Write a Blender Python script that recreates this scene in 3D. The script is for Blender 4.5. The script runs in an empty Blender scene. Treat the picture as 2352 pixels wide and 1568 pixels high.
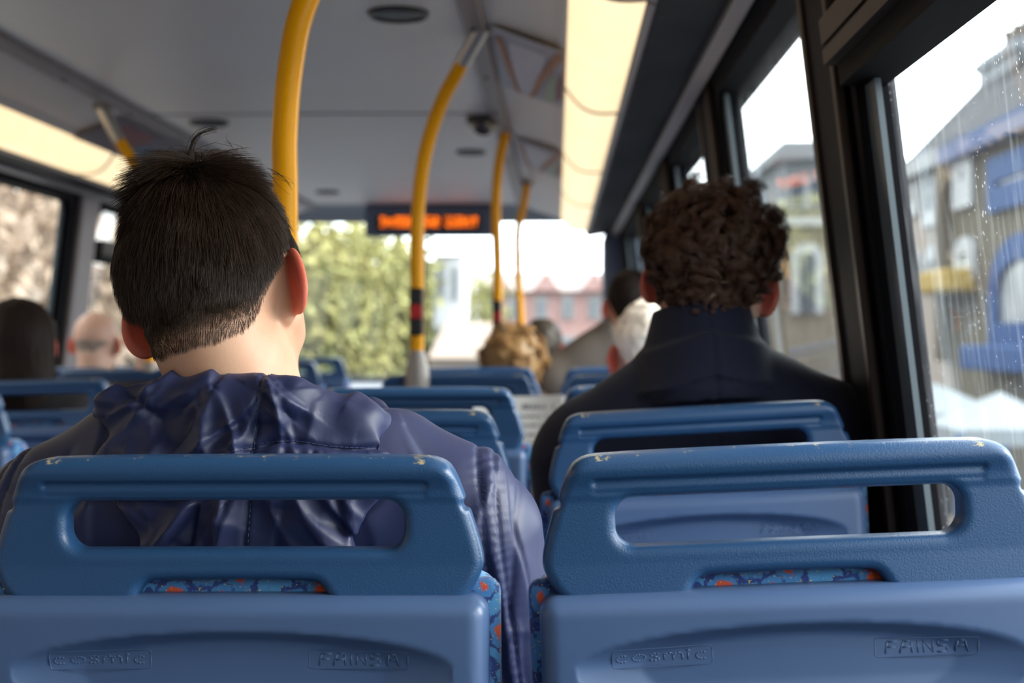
import bpy, math, random
import numpy as np
import openvdb
from mathutils import Vector, Matrix, Euler

# ------------------------------------------------------------------ camera, world, exposure
F = 3267.0                      # focal length in pixels of the 2352 px wide frame
CX, CY = 1176.0, 784.0
VX, VY = 1280.0, 778.0          # vanishing point of the bus axis (+Y)
H = 1.08                        # camera height above the deck floor
YAW = math.atan((VX - CX) / F)
PIT = math.atan((VY - CY) / F)
sc = bpy.context.scene
COL = sc.collection
cam_d = bpy.data.cameras.new('camera')
cam = bpy.data.objects.new('camera', cam_d)
COL.objects.link(cam)
cam.location = (0, 0, H)
cam.rotation_euler = (math.radians(90) + PIT, 0, YAW)
cam_d.sensor_width = 36
cam_d.lens = F / 2352 * 36
cam_d.clip_start = 0.05
cam_d.clip_end = 500
cam_d.dof.use_dof = True
cam_d.dof.focus_distance = 1.33
cam_d.dof.aperture_fstop = 5.0
sc.camera = cam

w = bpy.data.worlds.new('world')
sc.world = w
w.use_nodes = True
nt = w.node_tree
nt.nodes.clear()
wo = nt.nodes.new('ShaderNodeOutputWorld')
bg = nt.nodes.new('ShaderNodeBackground')
tc = nt.nodes.new('ShaderNodeTexCoord')
sx = nt.nodes.new('ShaderNodeSeparateXYZ')
cr = nt.nodes.new('ShaderNodeValToRGB')
cr.color_ramp.elements[0].position = 0.0
cr.color_ramp.elements[0].color = (0.80, 0.86, 0.90, 1)
cr.color_ramp.elements[1].position = 0.6
cr.color_ramp.elements[1].color = (0.93, 0.97, 1.0, 1)
nt.links.new(tc.outputs['Generated'], sx.inputs[0])
nt.links.new(sx.outputs['Z'], cr.inputs[0])
nt.links.new(cr.outputs[0], bg.inputs[0])
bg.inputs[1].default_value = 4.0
# sky strength is shaped: raised ahead to brighten the ceiling, dimmed on the left
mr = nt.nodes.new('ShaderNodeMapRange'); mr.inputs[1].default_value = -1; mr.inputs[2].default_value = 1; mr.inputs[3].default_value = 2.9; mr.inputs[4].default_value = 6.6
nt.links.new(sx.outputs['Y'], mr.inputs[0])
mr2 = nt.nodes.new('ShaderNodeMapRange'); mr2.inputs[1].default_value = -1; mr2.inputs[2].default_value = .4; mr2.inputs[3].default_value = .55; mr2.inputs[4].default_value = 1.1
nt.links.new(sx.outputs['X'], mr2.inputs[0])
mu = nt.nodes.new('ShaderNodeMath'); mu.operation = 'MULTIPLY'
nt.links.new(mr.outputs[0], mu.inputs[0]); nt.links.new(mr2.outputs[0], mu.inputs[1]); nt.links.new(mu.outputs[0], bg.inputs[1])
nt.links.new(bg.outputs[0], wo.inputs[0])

# low hazy sun on the right of the bus
sun_d = bpy.data.lights.new('sun', 'SUN')
sun_d.energy = 5.0
sun_d.angle = math.radians(35)
sun_d.color = (1.0, 0.95, 0.87)
sun = bpy.data.objects.new('sun', sun_d)
COL.objects.link(sun)
sun.rotation_euler = (math.radians(63), 0, math.radians(86))

vs = sc.view_settings
vs.view_transform = 'Standard'
vs.look = 'None'
vs.gamma = 1.0
vs.use_curve_mapping = False
vs.exposure = 0.35
sc.cycles.use_denoising = True
sc.cycles.max_bounces = 10
sc.cycles.transparent_max_bounces = 16
sc.cycles.diffuse_bounces = 5
sc.cycles.glossy_bounces = 4
sc.cycles.caustics_reflective = False
sc.cycles.caustics_refractive = False
sc.cycles.sample_clamp_indirect = 6.0

def P(px, py, Y):
    """the point on the plane Y=const (bus axis) that the pixel of the photograph shows"""
    d = Vector(((px - CX) / F, (CY - py) / F, -1.0))
    d = cam.rotation_euler.to_matrix() @ d
    k = Y / d.y
    return Vector((d.x * k, Y, H + d.z * k))

rng = np.random.default_rng(7)
random.seed(7)

# ------------------------------------------------------------------ object helpers
def tag(o, label=None, cat=None, group=None, kind=None):
    if label: o['label'] = label
    if cat: o['category'] = cat
    if group: o['group'] = group
    if kind: o['kind'] = kind
    return o

def link(name, me, mat=None, parent=None, loc=None, smooth=False):
    o = bpy.data.objects.new(name, me)
    COL.objects.link(o)
    if mat is not None and hasattr(me, 'materials') and not me.materials:
        for m in (mat if isinstance(mat, (list, tuple)) else [mat]):
            me.materials.append(m)
    if parent is not None: o.parent = parent
    if loc is not None: o.location = loc
    if smooth:
        me.polygons.foreach_set('use_smooth', [True] * len(me.polygons))
    return o

def empty(name, loc=(0, 0, 0), rot=(0, 0, 0)):
    o = bpy.data.objects.new(name, None)
    COL.objects.link(o)
    o.location = loc
    o.rotation_euler = rot
    return o

def children_of(o):
    return [c for c in bpy.data.objects if c.parent == o]

_kids = {}
def copy_tree(o, parent=None):
    c = o.copy()
    COL.objects.link(c)
    c.parent = parent
    for ch in children_of(o):
        copy_tree(ch, c)
    return c

class MB:
    """collects vertices and faces of one mesh"""
    def __init__(s):
        s.v = []; s.f = []
    def add(s, v, f):
        n = len(s.v)
        s.v += [tuple(p) for p in v]
        s.f += [tuple(i + n for i in q) for q in f]
        return s
    def box(s, x0, x1, y0, y1, z0, z1):
        v = [(x0,y0,z0),(x1,y0,z0),(x1,y1,z0),(x0,y1,z0),(x0,y0,z1),(x1,y0,z1),(x1,y1,z1),(x0,y1,z1)]
        return s.hexa(v)
    def hexa(s, v):
        return s.add(v, [(0,3,2,1),(4,5,6,7),(0,1,5,4),(1,2,6,5),(2,3,7,6),(3,0,4,7)])
    def prism(s, poly, axis, a, b):
        """polygon (list of 2-tuples) extruded along axis from a to b"""
        n = len(poly)
        def mk(p, t):
            return {'x': (t, p[0], p[1]), 'y': (p[0], t, p[1]), 'z': (p[0], p[1], t)}[axis]
        v = [mk(p, a) for p in poly] + [mk(p, b) for p in poly]
        f = [tuple(range(n - 1, -1, -1)), tuple(range(n, 2 * n))]
        f += [(i, (i + 1) % n, n + (i + 1) % n, n + i) for i in range(n)]
        return s.add(v, f)
    def tube(s, pts, r, n=12, caps=True):
        pts = [Vector(p) for p in pts]
        m = len(pts)
        rr = r if isinstance(r, (list, tuple)) else [r] * m
        v = []; f = []
        up = None
        for i, p in enumerate(pts):
            t = (pts[min(i + 1, m - 1)] - pts[max(i - 1, 0)]).normalized()
            if up is None:
                up = Vector((0, 0, 1)) if abs(t.z) < .9 else Vector((1, 0, 0))
            a = t.cross(up).normalized(); b = a.cross(t).normalized()
            up = b
            for k in range(n):
                w_ = 2 * math.pi * k / n
                v.append(p + a * math.cos(w_) * rr[i] + b * math.sin(w_) * rr[i])
        for i in range(m - 1):
            for k in range(n):
                k2 = (k + 1) % n
                f.append((i * n + k, i * n + k2, (i + 1) * n + k2, (i + 1) * n + k))
        if caps:
            f.append(tuple(range(n - 1, -1, -1))); f.append(tuple((m - 1) * n + k for k in range(n)))
        return s.add(v, f)
    def lathe(s, prof, n=24, c=(0, 0, 0), caps=True):
        v = []; f = []
        for r, z in prof:
            for k in range(n):
                a = 2 * math.pi * k / n
                v.append((c[0] + r * math.cos(a), c[1] + r * math.sin(a), c[2] + z))
        for i in range(len(prof) - 1):
            for k in range(n):
                k2 = (k + 1) % n
                f.append((i * n + k, i * n + k2, (i + 1) * n + k2, (i + 1) * n + k))
        if caps:
            f.append(tuple(range(n - 1, -1, -1))); f.append(tuple((len(prof) - 1) * n + k for k in range(n)))
        return s.add(v, f)
    def mesh(s, name):
        me = bpy.data.meshes.new(name)
        me.from_pydata(s.v, [], s.f)
        me.update()
        return me
    def build(s, name, mat=None, parent=None, loc=None, smooth=False, bevel=0):
        o = link(name, s.mesh(name), mat, parent, loc, smooth)
        if bevel:
            b = o.modifiers.new('bevel', 'BEVEL'); b.width = bevel; b.segments = 3; b.limit_method = 'ANGLE'
        if smooth:
            o.data.set_sharp_from_angle(angle=math.radians(40))
        return o

def smooth_pts(pts, n=8):
    """Catmull-Rom through the points"""
    pts = [Vector(p) for p in pts]
    out = []
    for i in range(len(pts) - 1):
        p0 = pts[max(i - 1, 0)]; p1 = pts[i]; p2 = pts[i + 1]; p3 = pts[min(i + 2, len(pts) - 1)]
        for k in range(n):
            t = k / n
            out.append(0.5 * ((2 * p1) + (p2 - p0) * t + (2 * p0 - 5 * p1 + 4 * p2 - p3) * t * t + (3 * p1 - p0 - 3 * p2 + p3) * t ** 3))
    out.append(pts[-1])
    return out

def np_mesh(name, v, quads):
    """quads: (n,4) or (n,3) int array"""
    me = bpy.data.meshes.new(name)
    v = np.asarray(v, np.float32); q = np.asarray(quads, np.int32)
    k = q.shape[1]
    me.vertices.add(len(v)); me.vertices.foreach_set('co', v.ravel())
    me.loops.add(q.size); me.loops.foreach_set('vertex_index', q.ravel())
    me.polygons.add(len(q)); me.polygons.foreach_set('loop_start', np.arange(0, q.size, k, dtype=np.int32))
    me.polygons.foreach_set('use_smooth', np.ones(len(q), bool))
    me.update(calc_edges=True)
    return me

# ------------------------------------------------------------------ numpy signed distance sculpting
def hash3(i, j, k, seed):
    n = (i * 374761393 + j * 668265263 + k * 2147483647 + seed * 974711) & 0xffffffff
    n = ((n ^ (n >> 13)) * 1274126177) & 0xffffffff
    n = (n ^ (n >> 16)) & 0xffff
    return n / 65535.0

def vnoise(x, y, z, seed=0):
    x = np.asarray(x, np.float64); y = np.asarray(y, np.float64); z = np.asarray(z, np.float64)
    xi = np.floor(x).astype(np.int64); yi = np.floor(y).astype(np.int64); zi = np.floor(z).astype(np.int64)
    u = x - xi; v = y - yi; w_ = z - zi
    u = u*u*u*(u*(u*6-15)+10); v = v*v*v*(v*(v*6-15)+10); w_ = w_*w_*w_*(w_*(w_*6-15)+10)
    r = 0
    for a in (0, 1):
        for b in (0, 1):
            for c in (0, 1):
                r = r + hash3(xi + a, yi + b, zi + c, seed) * (u if a else 1 - u) * (v if b else 1 - v) * (w_ if c else 1 - w_)
    return r

def smin(a, b, k):
    h = np.clip(0.5 + 0.5 * (b - a) / k, 0, 1)
    return b * (1 - h) + a * h - k * h * (1 - h)
def smax(a, b, k):
    return -smin(-a, -b, k)
def ell(p, c, r):
    x = (p[0] - c[0]); y = (p[1] - c[1]); z = (p[2] - c[2])
    k0 = np.sqrt((x / r[0]) ** 2 + (y / r[1]) ** 2 + (z / r[2]) ** 2) + 1e-9
    k1 = np.sqrt((x / r[0] ** 2) ** 2 + (y / r[1] ** 2) ** 2 + (z / r[2] ** 2) ** 2) + 1e-9
    return k0 * (k0 - 1) / k1
def cap(p, a, b, ra, rb=None):
    rb = ra if rb is None else rb
    ba = [b[i] - a[i] for i in range(3)]
    L = sum(q * q for q in ba) + 1e-12
    h = np.clip(sum((p[i] - a[i]) * ba[i] for i in range(3)) / L, 0, 1)
    return np.sqrt(sum((p[i] - a[i] - ba[i] * h) ** 2 for i in range(3))) - (ra + (rb - ra) * h)
def rbox(p, c, h, r):
    q = [np.abs(p[i] - c[i]) - h[i] + r for i in range(3)]
    return np.sqrt(sum(np.maximum(a, 0) ** 2 for a in q)) + np.minimum(np.maximum(np.maximum(q[0], q[1]), q[2]), 0) - r
def poly2(x, y, pts):
    """signed distance to a closed polygon"""
    d = np.full(x.shape, 1e9); s = np.ones(x.shape)
    n = len(pts)
    for i in range(n):
        ax, ay = pts[i]; bx, by = pts[i - 1]
        ex, ey = bx - ax, by - ay
        wx, wy = x - ax, y - ay
        t = np.clip((wx * ex + wy * ey) / (ex * ex + ey * ey), 0, 1)
        d = np.minimum(d, (wx - ex * t) ** 2 + (wy - ey * t) ** 2)
        c1 = y >= ay; c2 = y < by; c3 = ex * wy > ey * wx
        s = np.where((c1 & c2 & c3) | (~c1 & ~c2 & ~c3), -s, s)
    return s * np.sqrt(d)
def lin(mat, p):
    """apply a 4x4 matrix to a tuple of arrays"""
    return tuple(mat[i][0] * p[0] + mat[i][1] * p[1] + mat[i][2] * p[2] + mat[i][3] for i in range(3))

def sdf_poly(f, lo, hi, vox):
    n = [int(math.ceil((hi[i] - lo[i]) / vox)) + 1 for i in range(3)]
    ax = [lo[i] + np.arange(n[i], dtype=np.float32) * vox for i in range(3)]
    b = vox * 4
    d = np.empty(n, np.float32)
    step = max(1, int(1.5e6 / (n[1] * n[2])))
    for a in range(0, n[0], step):          # slab by slab, to keep the memory small
        X, Y, Z = np.meshgrid(ax[0][a:a + step], ax[1], ax[2], indexing='ij')
        d[a:a + step] = np.clip(np.asarray(f((X, Y, Z)), np.float32), -b, b)
    d[0] = b; d[-1] = b; d[:, 0] = b; d[:, -1] = b; d[:, :, 0] = b; d[:, :, -1] = b
    g = openvdb.FloatGrid(b)
    g.copyFromArray(d)
    v, q = g.convertToQuads(0.0)[:2]
    v = np.array(v, np.float64) * vox + np.array(lo)
    return v, np.array(q, np.int64)

def vnormals(v, q):
    n = np.zeros_like(v)
    a, b, c, d = (v[q[:, i]] for i in range(4))
    fn = np.cross(c - a, d - b)
    for i in range(4):
        np.add.at(n, q[:, i], fn)
    n /= (np.linalg.norm(n, axis=1)[:, None] + 1e-12)
    return n

def sdf_obj(name, f, lo, hi, vox, mat=None, parent=None, disp=None, xf=None, tint=None):
    v, q = sdf_poly(f, lo, hi, vox)
    n = vnormals(v, q)
    if disp is not None:
        v = v + n * disp(v, n)[:, None]
    if xf is not None:
        M = np.array(xf); v = v @ M[:3, :3].T + M[:3, 3]
    me = np_mesh(name, v, q)
    if tint is not None:
        at = me.attributes.new('tint', 'FLOAT', 'POINT')
        at.data.foreach_set('value', np.asarray(tint(v), np.float32))
    return link(name, me, mat, parent)

# ------------------------------------------------------------------ materials
def newmat(name):
    m = bpy.data.materials.new(name); m.use_nodes = True
    nt = m.node_tree
    return m, nt, nt.nodes['Principled BSDF']

def pbr(name, col, rough=0.5, metal=0.0, spec=0.5, bump=None, vary=None, coat=0, sheen=0, sss=0, emit=None, aniso=None):
    """bump=(scale, strength, distance, kind); vary=(scale, colour2, amount)"""
    m, nt, b = newmat(name)
    b.inputs['Base Color'].default_value = (*col, 1)
    b.inputs['Roughness'].default_value = rough
    b.inputs['Metallic'].default_value = metal
    b.inputs['Specular IOR Level'].default_value = spec
    b.inputs['Coat Weight'].default_value = coat
    b.inputs['Sheen Weight'].default_value = sheen
    if sss:
        b.inputs['Subsurface Weight'].default_value = sss
        b.inputs['Subsurface Radius'].default_value = (1.0, 0.28, 0.15)
        b.inputs['Subsurface Scale'].default_value = 0.009
    t = nt.nodes.new('ShaderNodeTexCoord')
    if bump:
        sc_, st, ds, kind = bump
        if kind == 'voronoi':
            n = nt.nodes.new('ShaderNodeTexVoronoi'); out = n.outputs['Distance']
        else:
            n = nt.nodes.new('ShaderNodeTexNoise'); out = n.outputs['Fac']; n.inputs['Detail'].default_value = 4
        n.inputs['Scale'].default_value = sc_
        nt.links.new(t.outputs['Object'], n.inputs['Vector'])
        bm = nt.nodes.new('ShaderNodeBump'); bm.inputs['Strength'].default_value = st; bm.inputs['Distance'].default_value = ds
        nt.links.new(out, bm.inputs['Height']); nt.links.new(bm.outputs[0], b.inputs['Normal'])
    if vary:
        sc_, c2, am = vary
        n = nt.nodes.new('ShaderNodeTexNoise'); n.inputs['Scale'].default_value = sc_; n.inputs['Detail'].default_value = 5
        nt.links.new(t.outputs['Object'], n.inputs['Vector'])
        r = nt.nodes.new('ShaderNodeMapRange'); r.inputs[1].default_value = .35; r.inputs[2].default_value = .65; r.inputs[4].default_value = am
        nt.links.new(n.outputs['Fac'], r.inputs[0])
        mx = nt.nodes.new('ShaderNodeMix'); mx.data_type = 'RGBA'
        mx.inputs[6].default_value = (*col, 1); mx.inputs[7].default_value = (*c2, 1)
        nt.links.new(r.outputs[0], mx.inputs[0]); nt.links.new(mx.outputs[2], b.inputs['Base Color'])
    if emit:
        b.inputs['Emission Color'].default_value = (*emit[0], 1); b.inputs['Emission Strength'].default_value = emit[1]
    return m

def node(nt, typ, **kw):
    n = nt.nodes.new(typ)
    for k, v in kw.items():
        if k.startswith('i_'): n.inputs[k[2:].replace('_', ' ')].default_value = v
        else: setattr(n, k, v)
    return n

M = {}
# dark blue moulded grab rail plastic with leather grain, worn yellowish chips along its top edge
def mat_handle():
    m, nt, b = newmat('grained_blue_plastic')
    L = nt.links.new
    t = node(nt, 'ShaderNodeTexCoord')
    vo = node(nt, 'ShaderNodeTexVoronoi', feature='SMOOTH_F1'); vo.inputs['Scale'].default_value = 760
    ns = node(nt, 'ShaderNodeTexNoise'); ns.inputs['Scale'].default_value = 900; ns.inputs['Detail'].default_value = 3
    L(t.outputs['Object'], vo.inputs['Vector']); L(t.outputs['Object'], ns.inputs['Vector'])
    ad = node(nt, 'ShaderNodeMath', operation='ADD'); L(vo.outputs['Distance'], ad.inputs[0]); L(ns.outputs['Fac'], ad.inputs[1])
    bm = node(nt, 'ShaderNodeBump'); bm.inputs['Strength'].default_value = 0.34; bm.inputs['Distance'].default_value = 0.0005
    L(ad.outputs[0], bm.inputs['Height']); L(bm.outputs[0], b.inputs['Normal'])
    b.inputs['Roughness'].default_value = 0.34
    b.inputs['Specular IOR Level'].default_value = 0.5
    # chips: where a noise peaks, only near the upper edge of the rail
    n2 = node(nt, 'ShaderNodeTexNoise'); n2.inputs['Scale'].default_value = 55; n2.inputs['Detail'].default_value = 8; n2.inputs['Roughness'].default_value = .75
    L(t.outputs['Object'], n2.inputs['Vector'])
    sp = node(nt, 'ShaderNodeSeparateXYZ'); L(t.outputs['Object'], sp.inputs[0])
    ab = node(nt, 'ShaderNodeMath', operation='ABSOLUTE'); L(sp.outputs['X'], ab.inputs[0])
    e1 = node(nt, 'ShaderNodeMapRange'); e1.inputs[1].default_value = -.016; e1.inputs[2].default_value = 0.0; e1.inputs[3].default_value = -.2; e1.inputs[4].default_value = .06
    L(sp.outputs['Z'], e1.inputs[0])
    e2 = node(nt, 'ShaderNodeMapRange'); e2.inputs[1].default_value = .12; e2.inputs[2].default_value = .17; e2.inputs[4].default_value = .085
    L(ab.outputs[0], e2.inputs[0])
    s1 = node(nt, 'ShaderNodeMath', operation='ADD'); L(e1.outputs[0], s1.inputs[0]); L(e2.outputs[0], s1.inputs[1])
    s2 = node(nt, 'ShaderNodeMath', operation='ADD'); L(s1.outputs[0], s2.inputs[0]); L(n2.outputs['Fac'], s2.inputs[1])
    th = node(nt, 'ShaderNodeMapRange'); th.inputs[1].default_value = .655; th.inputs[2].default_value = .69
    L(s2.outputs[0], th.inputs[0])
    mx = node(nt, 'ShaderNodeMix', data_type='RGBA')
    mx.inputs[6].default_value = (0.018, 0.066, 0.165, 1); mx.inputs[7].default_value = (0.38, 0.33, 0.20, 1)
    L(th.outputs[0], mx.inputs[0]); L(mx.outputs[2], b.inputs['Base Color'])
    return m
M['handle'] = mat_handle()
M['shell'] = pbr('smooth_light_blue_plastic', (0.064, 0.114, 0.236), 0.36, spec=.5, bump=(900, .06, .0005, 'noise'), vary=(9, (0.052, 0.098, 0.214), .5))
M['emboss'] = pbr('embossed_blue_plastic', (0.060, 0.112, 0.238), 0.33)

def mat_moquette():
    m, nt, b = newmat('patterned_moquette')
    L = nt.links.new
    t = node(nt, 'ShaderNodeTexCoord')
    n1 = node(nt, 'ShaderNodeTexNoise'); n1.inputs['Scale'].default_value = 420; n1.inputs['Detail'].default_value = 2
    L(t.outputs['Object'], n1.inputs['Vector'])
    wv = node(nt, 'ShaderNodeTexNoise'); wv.inputs['Scale'].default_value = 90; wv.inputs['Detail'].default_value = 6
    L(t.outputs['Object'], wv.inputs['Vector'])
    v = node(nt, 'ShaderNodeTexVoronoi'); v.inputs['Scale'].default_value = 34
    mxv = node(nt, 'ShaderNodeMix', data_type='VECTOR'); mxv.inputs[0].default_value = .02
    L(t.outputs['Object'], mxv.inputs[4]); L(wv.outputs['Color'], mxv.inputs[5]); L(mxv.outputs[1], v.inputs['Vector'])
    r = node(nt, 'ShaderNodeValToRGB')
    cs = [(0, (0.62, 0.09, 0.03)), (.24, (0.60, 0.08, 0.03)), (.29, (0.05, 0.19, 0.45)), (.44, (0.06, 0.22, 0.48)), (.50, (0.02, 0.05, 0.22)), (.58, (0.02, 0.04, 0.18)), (.62, (0.07, 0.26, 0.52)), (1, (0.06, 0.24, 0.5))]
    cr = r.color_ramp
    for i, (p, c) in enumerate(cs):
        e = cr.elements[i] if i < 2 else cr.elements.new(p)
        e.position = p; e.color = (*c, 1)
    L(v.outputs['Distance'], r.inputs[0])
    y = node(nt, 'ShaderNodeMapRange'); y.inputs[1].default_value = .66; y.inputs[2].default_value = .7
    L(n1.outputs['Fac'], y.inputs[0])
    mx = node(nt, 'ShaderNodeMix', data_type='RGBA'); mx.inputs[7].default_value = (0.62, 0.50, 0.12, 1)
    L(y.outputs[0], mx.inputs[0]); L(r.outputs[0], mx.inputs[6]); L(mx.outputs[2], b.inputs['Base Color'])
    b.inputs['Roughness'].default_value = .9; b.inputs['Sheen Weight'].default_value = .35
    bm = node(nt, 'ShaderNodeBump'); bm.inputs['Strength'].default_value = .5; bm.inputs['Distance'].default_value = .0012
    L(n1.outputs['Fac'], bm.inputs['Height']); L(bm.outputs[0], b.inputs['Normal'])
    return m
M['moquette'] = mat_moquette()

def mat_skin(name, col, red=(0.66, 0.11, 0.07), sss=.25, stubble=0.0):
    m, nt, b = newmat(name)
    L = nt.links.new
    t = node(nt, 'ShaderNodeTexCoord')
    n = node(nt, 'ShaderNodeTexNoise'); n.inputs['Scale'].default_value = 28; n.inputs['Detail'].default_value = 5
    L(t.outputs['Object'], n.inputs['Vector'])
    r = node(nt, 'ShaderNodeMapRange'); r.inputs[1].default_value = .45; r.inputs[2].default_value = .75; r.inputs[4].default_value = .35
    L(n.outputs['Fac'], r.inputs[0])
    mx = node(nt, 'ShaderNodeMix', data_type='RGBA'); mx.inputs[6].default_value = (*col, 1)
    mx.inputs[7].default_value = (col[0] * .86, col[1] * .6, col[2] * .5, 1)
    L(r.outputs[0], mx.inputs[0])
    at = node(nt, 'ShaderNodeAttribute', attribute_name='tint')
    m2 = node(nt, 'ShaderNodeMix', data_type='RGBA'); m2.inputs[7].default_value = (*red, 1)
    L(at.outputs['Fac'], m2.inputs[0]); L(mx.outputs[2], m2.inputs[6])
    L(m2.outputs[2], b.inputs['Base Color'])
    b.inputs['Roughness'].default_value = .48
    b.inputs['Specular IOR Level'].default_value = .4
    b.inputs['Subsurface Weight'].default_value = sss
    b.inputs['Subsurface Radius'].default_value = (1.0, 0.22, 0.12)
    b.inputs['Subsurface Scale'].default_value = .012
    bn = node(nt, 'ShaderNodeTexNoise'); bn.inputs['Scale'].default_value = 700; bn.inputs['Detail'].default_value = 3
    L(t.outputs['Object'], bn.inputs['Vector'])
    bm = node(nt, 'ShaderNodeBump'); bm.inputs['Strength'].default_value = .12; bm.inputs['Distance'].default_value = .0006
    L(bn.outputs['Fac'], bm.inputs['Height']); L(bm.outputs[0], b.inputs['Normal'])
    return m

def mat_nylon(name, col, rough=.52, fine=420):
    m, nt, b = newmat(name)
    L = nt.links.new
    t = node(nt, 'ShaderNodeTexCoord')
    n1 = node(nt, 'ShaderNodeTexNoise'); n1.noise_type = 'RIDGED_MULTIFRACTAL'; n1.inputs['Scale'].default_value = 21; n1.inputs['Detail'].default_value = 3; n1.inputs['Distortion'].default_value = .9; n1.inputs['Roughness'].default_value = .45
    n2 = node(nt, 'ShaderNodeTexNoise'); n2.inputs['Scale'].default_value = fine * 3
    L(t.outputs['Object'], n1.inputs['Vector']); L(t.outputs['Object'], n2.inputs['Vector'])
    b1 = node(nt, 'ShaderNodeBump'); b1.inputs['Strength'].default_value = .22; b1.inputs['Distance'].default_value = .0022
    b2 = node(nt, 'ShaderNodeBump'); b2.inputs['Strength'].default_value = .2; b2.inputs['Distance'].default_value = .0003
    L(n1.outputs['Fac'], b1.inputs['Height']); L(n2.outputs['Fac'], b2.inputs['Height'])
    L(b1.outputs[0], b2.inputs['Normal']); L(b2.outputs[0], b.inputs['Normal'])
    b.inputs['Base Color'].default_value = (*col, 1)
    b.inputs['Roughness'].default_value = rough
    b.inputs['Specular IOR Level'].default_value = .42
    b.inputs['Sheen Weight'].default_value = .03; b.inputs['Sheen Tint'].default_value = (.5, .6, 1, 1)
    return m

def mat_glass(name, dirt=0.0, dense=1.0, tint=(0.93, 0.97, 0.96)):
    m = bpy.data.materials.new(name); m.use_nodes = True
    nt = m.node_tree; nt.nodes.clear(); L = nt.links.new
    out = node(nt, 'ShaderNodeOutputMaterial')
    tr = node(nt, 'ShaderNodeBsdfTransparent'); tr.inputs[0].default_value = (*tint, 1)
    gl = node(nt, 'ShaderNodeBsdfGlossy'); gl.inputs['Roughness'].default_value = 0.0
    lw = node(nt, 'ShaderNodeLayerWeight'); lw.inputs[0].default_value = .5
    pw = node(nt, 'ShaderNodeMath', operation='POWER'); L(lw.outputs['Facing'], pw.inputs[0]); pw.inputs[1].default_value = 4
    fr = node(nt, 'ShaderNodeMath', operation='MULTIPLY_ADD'); L(pw.outputs[0], fr.inputs[0]); fr.inputs[1].default_value = .80; fr.inputs[2].default_value = .06
    mx = node(nt, 'ShaderNodeMixShader'); L(fr.outputs[0], mx.inputs[0]); L(tr.outputs[0], mx.inputs[1]); L(gl.outputs[0], mx.inputs[2])
    if dirt:
        t = node(nt, 'ShaderNodeTexCoord')
        mp = node(nt, 'ShaderNodeMapping'); mp.inputs['Scale'].default_value = (1, 1, .45); L(t.outputs['Object'], mp.inputs['Vector'])
        v = node(nt, 'ShaderNodeTexVoronoi'); v.inputs['Scale'].default_value = 190; v.inputs['Randomness'].default_value = 1
        L(mp.outputs[0], v.inputs['Vector'])
        big = node(nt, 'ShaderNodeTexNoise'); big.inputs['Scale'].default_value = 7; big.inputs['Detail'].default_value = 6
        L(t.outputs['Object'], big.inputs['Vector'])
        thr = node(nt, 'ShaderNodeMapRange'); thr.inputs[1].default_value = .45; thr.inputs[2].default_value = .8; thr.inputs[3].default_value = .04; thr.inputs[4].default_value = .24
        L(big.outputs['Fac'], thr.inputs[0])
        sp = node(nt, 'ShaderNodeMath', operation='LESS_THAN'); L(v.outputs['Distance'], sp.inputs[0]); L(thr.outputs[0], sp.inputs[1])
        # streaks of dried rain
        mp2 = node(nt, 'ShaderNodeMapping'); mp2.inputs['Scale'].default_value = (60, 60, 3); L(t.outputs['Object'], mp2.inputs['Vector'])
        st = node(nt, 'ShaderNodeTexNoise'); st.inputs['Scale'].default_value = 1.0; st.inputs['Detail'].default_value = 3; L(mp2.outputs[0], st.inputs['Vector'])
        sm = node(nt, 'ShaderNodeMapRange'); sm.inputs[1].default_value = .5; sm.inputs[2].default_value = .8; sm.inputs[4].default_value = .05 * dirt
        L(st.outputs['Fac'], sm.inputs[0])
        ml = node(nt, 'ShaderNodeMath', operation='MULTIPLY'); L(sp.outputs[0], ml.inputs[0]); ml.inputs[1].default_value = .32 * dirt
        ma = node(nt, 'ShaderNodeMath', operation='MAXIMUM'); L(ml.outputs[0], ma.inputs[0]); L(sm.outputs[0], ma.inputs[1])
        ma2 = node(nt, 'ShaderNodeMath', operation='ADD'); L(ma.outputs[0], ma2.inputs[0]); ma2.inputs[1].default_value = .012 * dirt
        df = node(nt, 'ShaderNodeBsdfTranslucent'); df.inputs[0].default_value = (.8, .86, .9, 1)
        m3 = node(nt, 'ShaderNodeMixShader'); L(ma2.outputs[0], m3.inputs[0]); L(mx.outputs[0], m3.inputs[1]); L(df.outputs[0], m3.inputs[2])
        L(m3.outputs[0], out.inputs[0])
    else:
        L(mx.outputs[0], out.inputs[0])
    return m

def mat_emit(name, col, st):
    m = bpy.data.materials.new(name); m.use_nodes = True
    nt = m.node_tree; nt.nodes.clear()
    o = node(nt, 'ShaderNodeOutputMaterial'); e = node(nt, 'ShaderNodeEmission'); e.inputs[0].default_value = (*col, 1); e.inputs[1].default_value = st
    nt.links.new(e.outputs[0], o.inputs[0])
    return m

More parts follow.
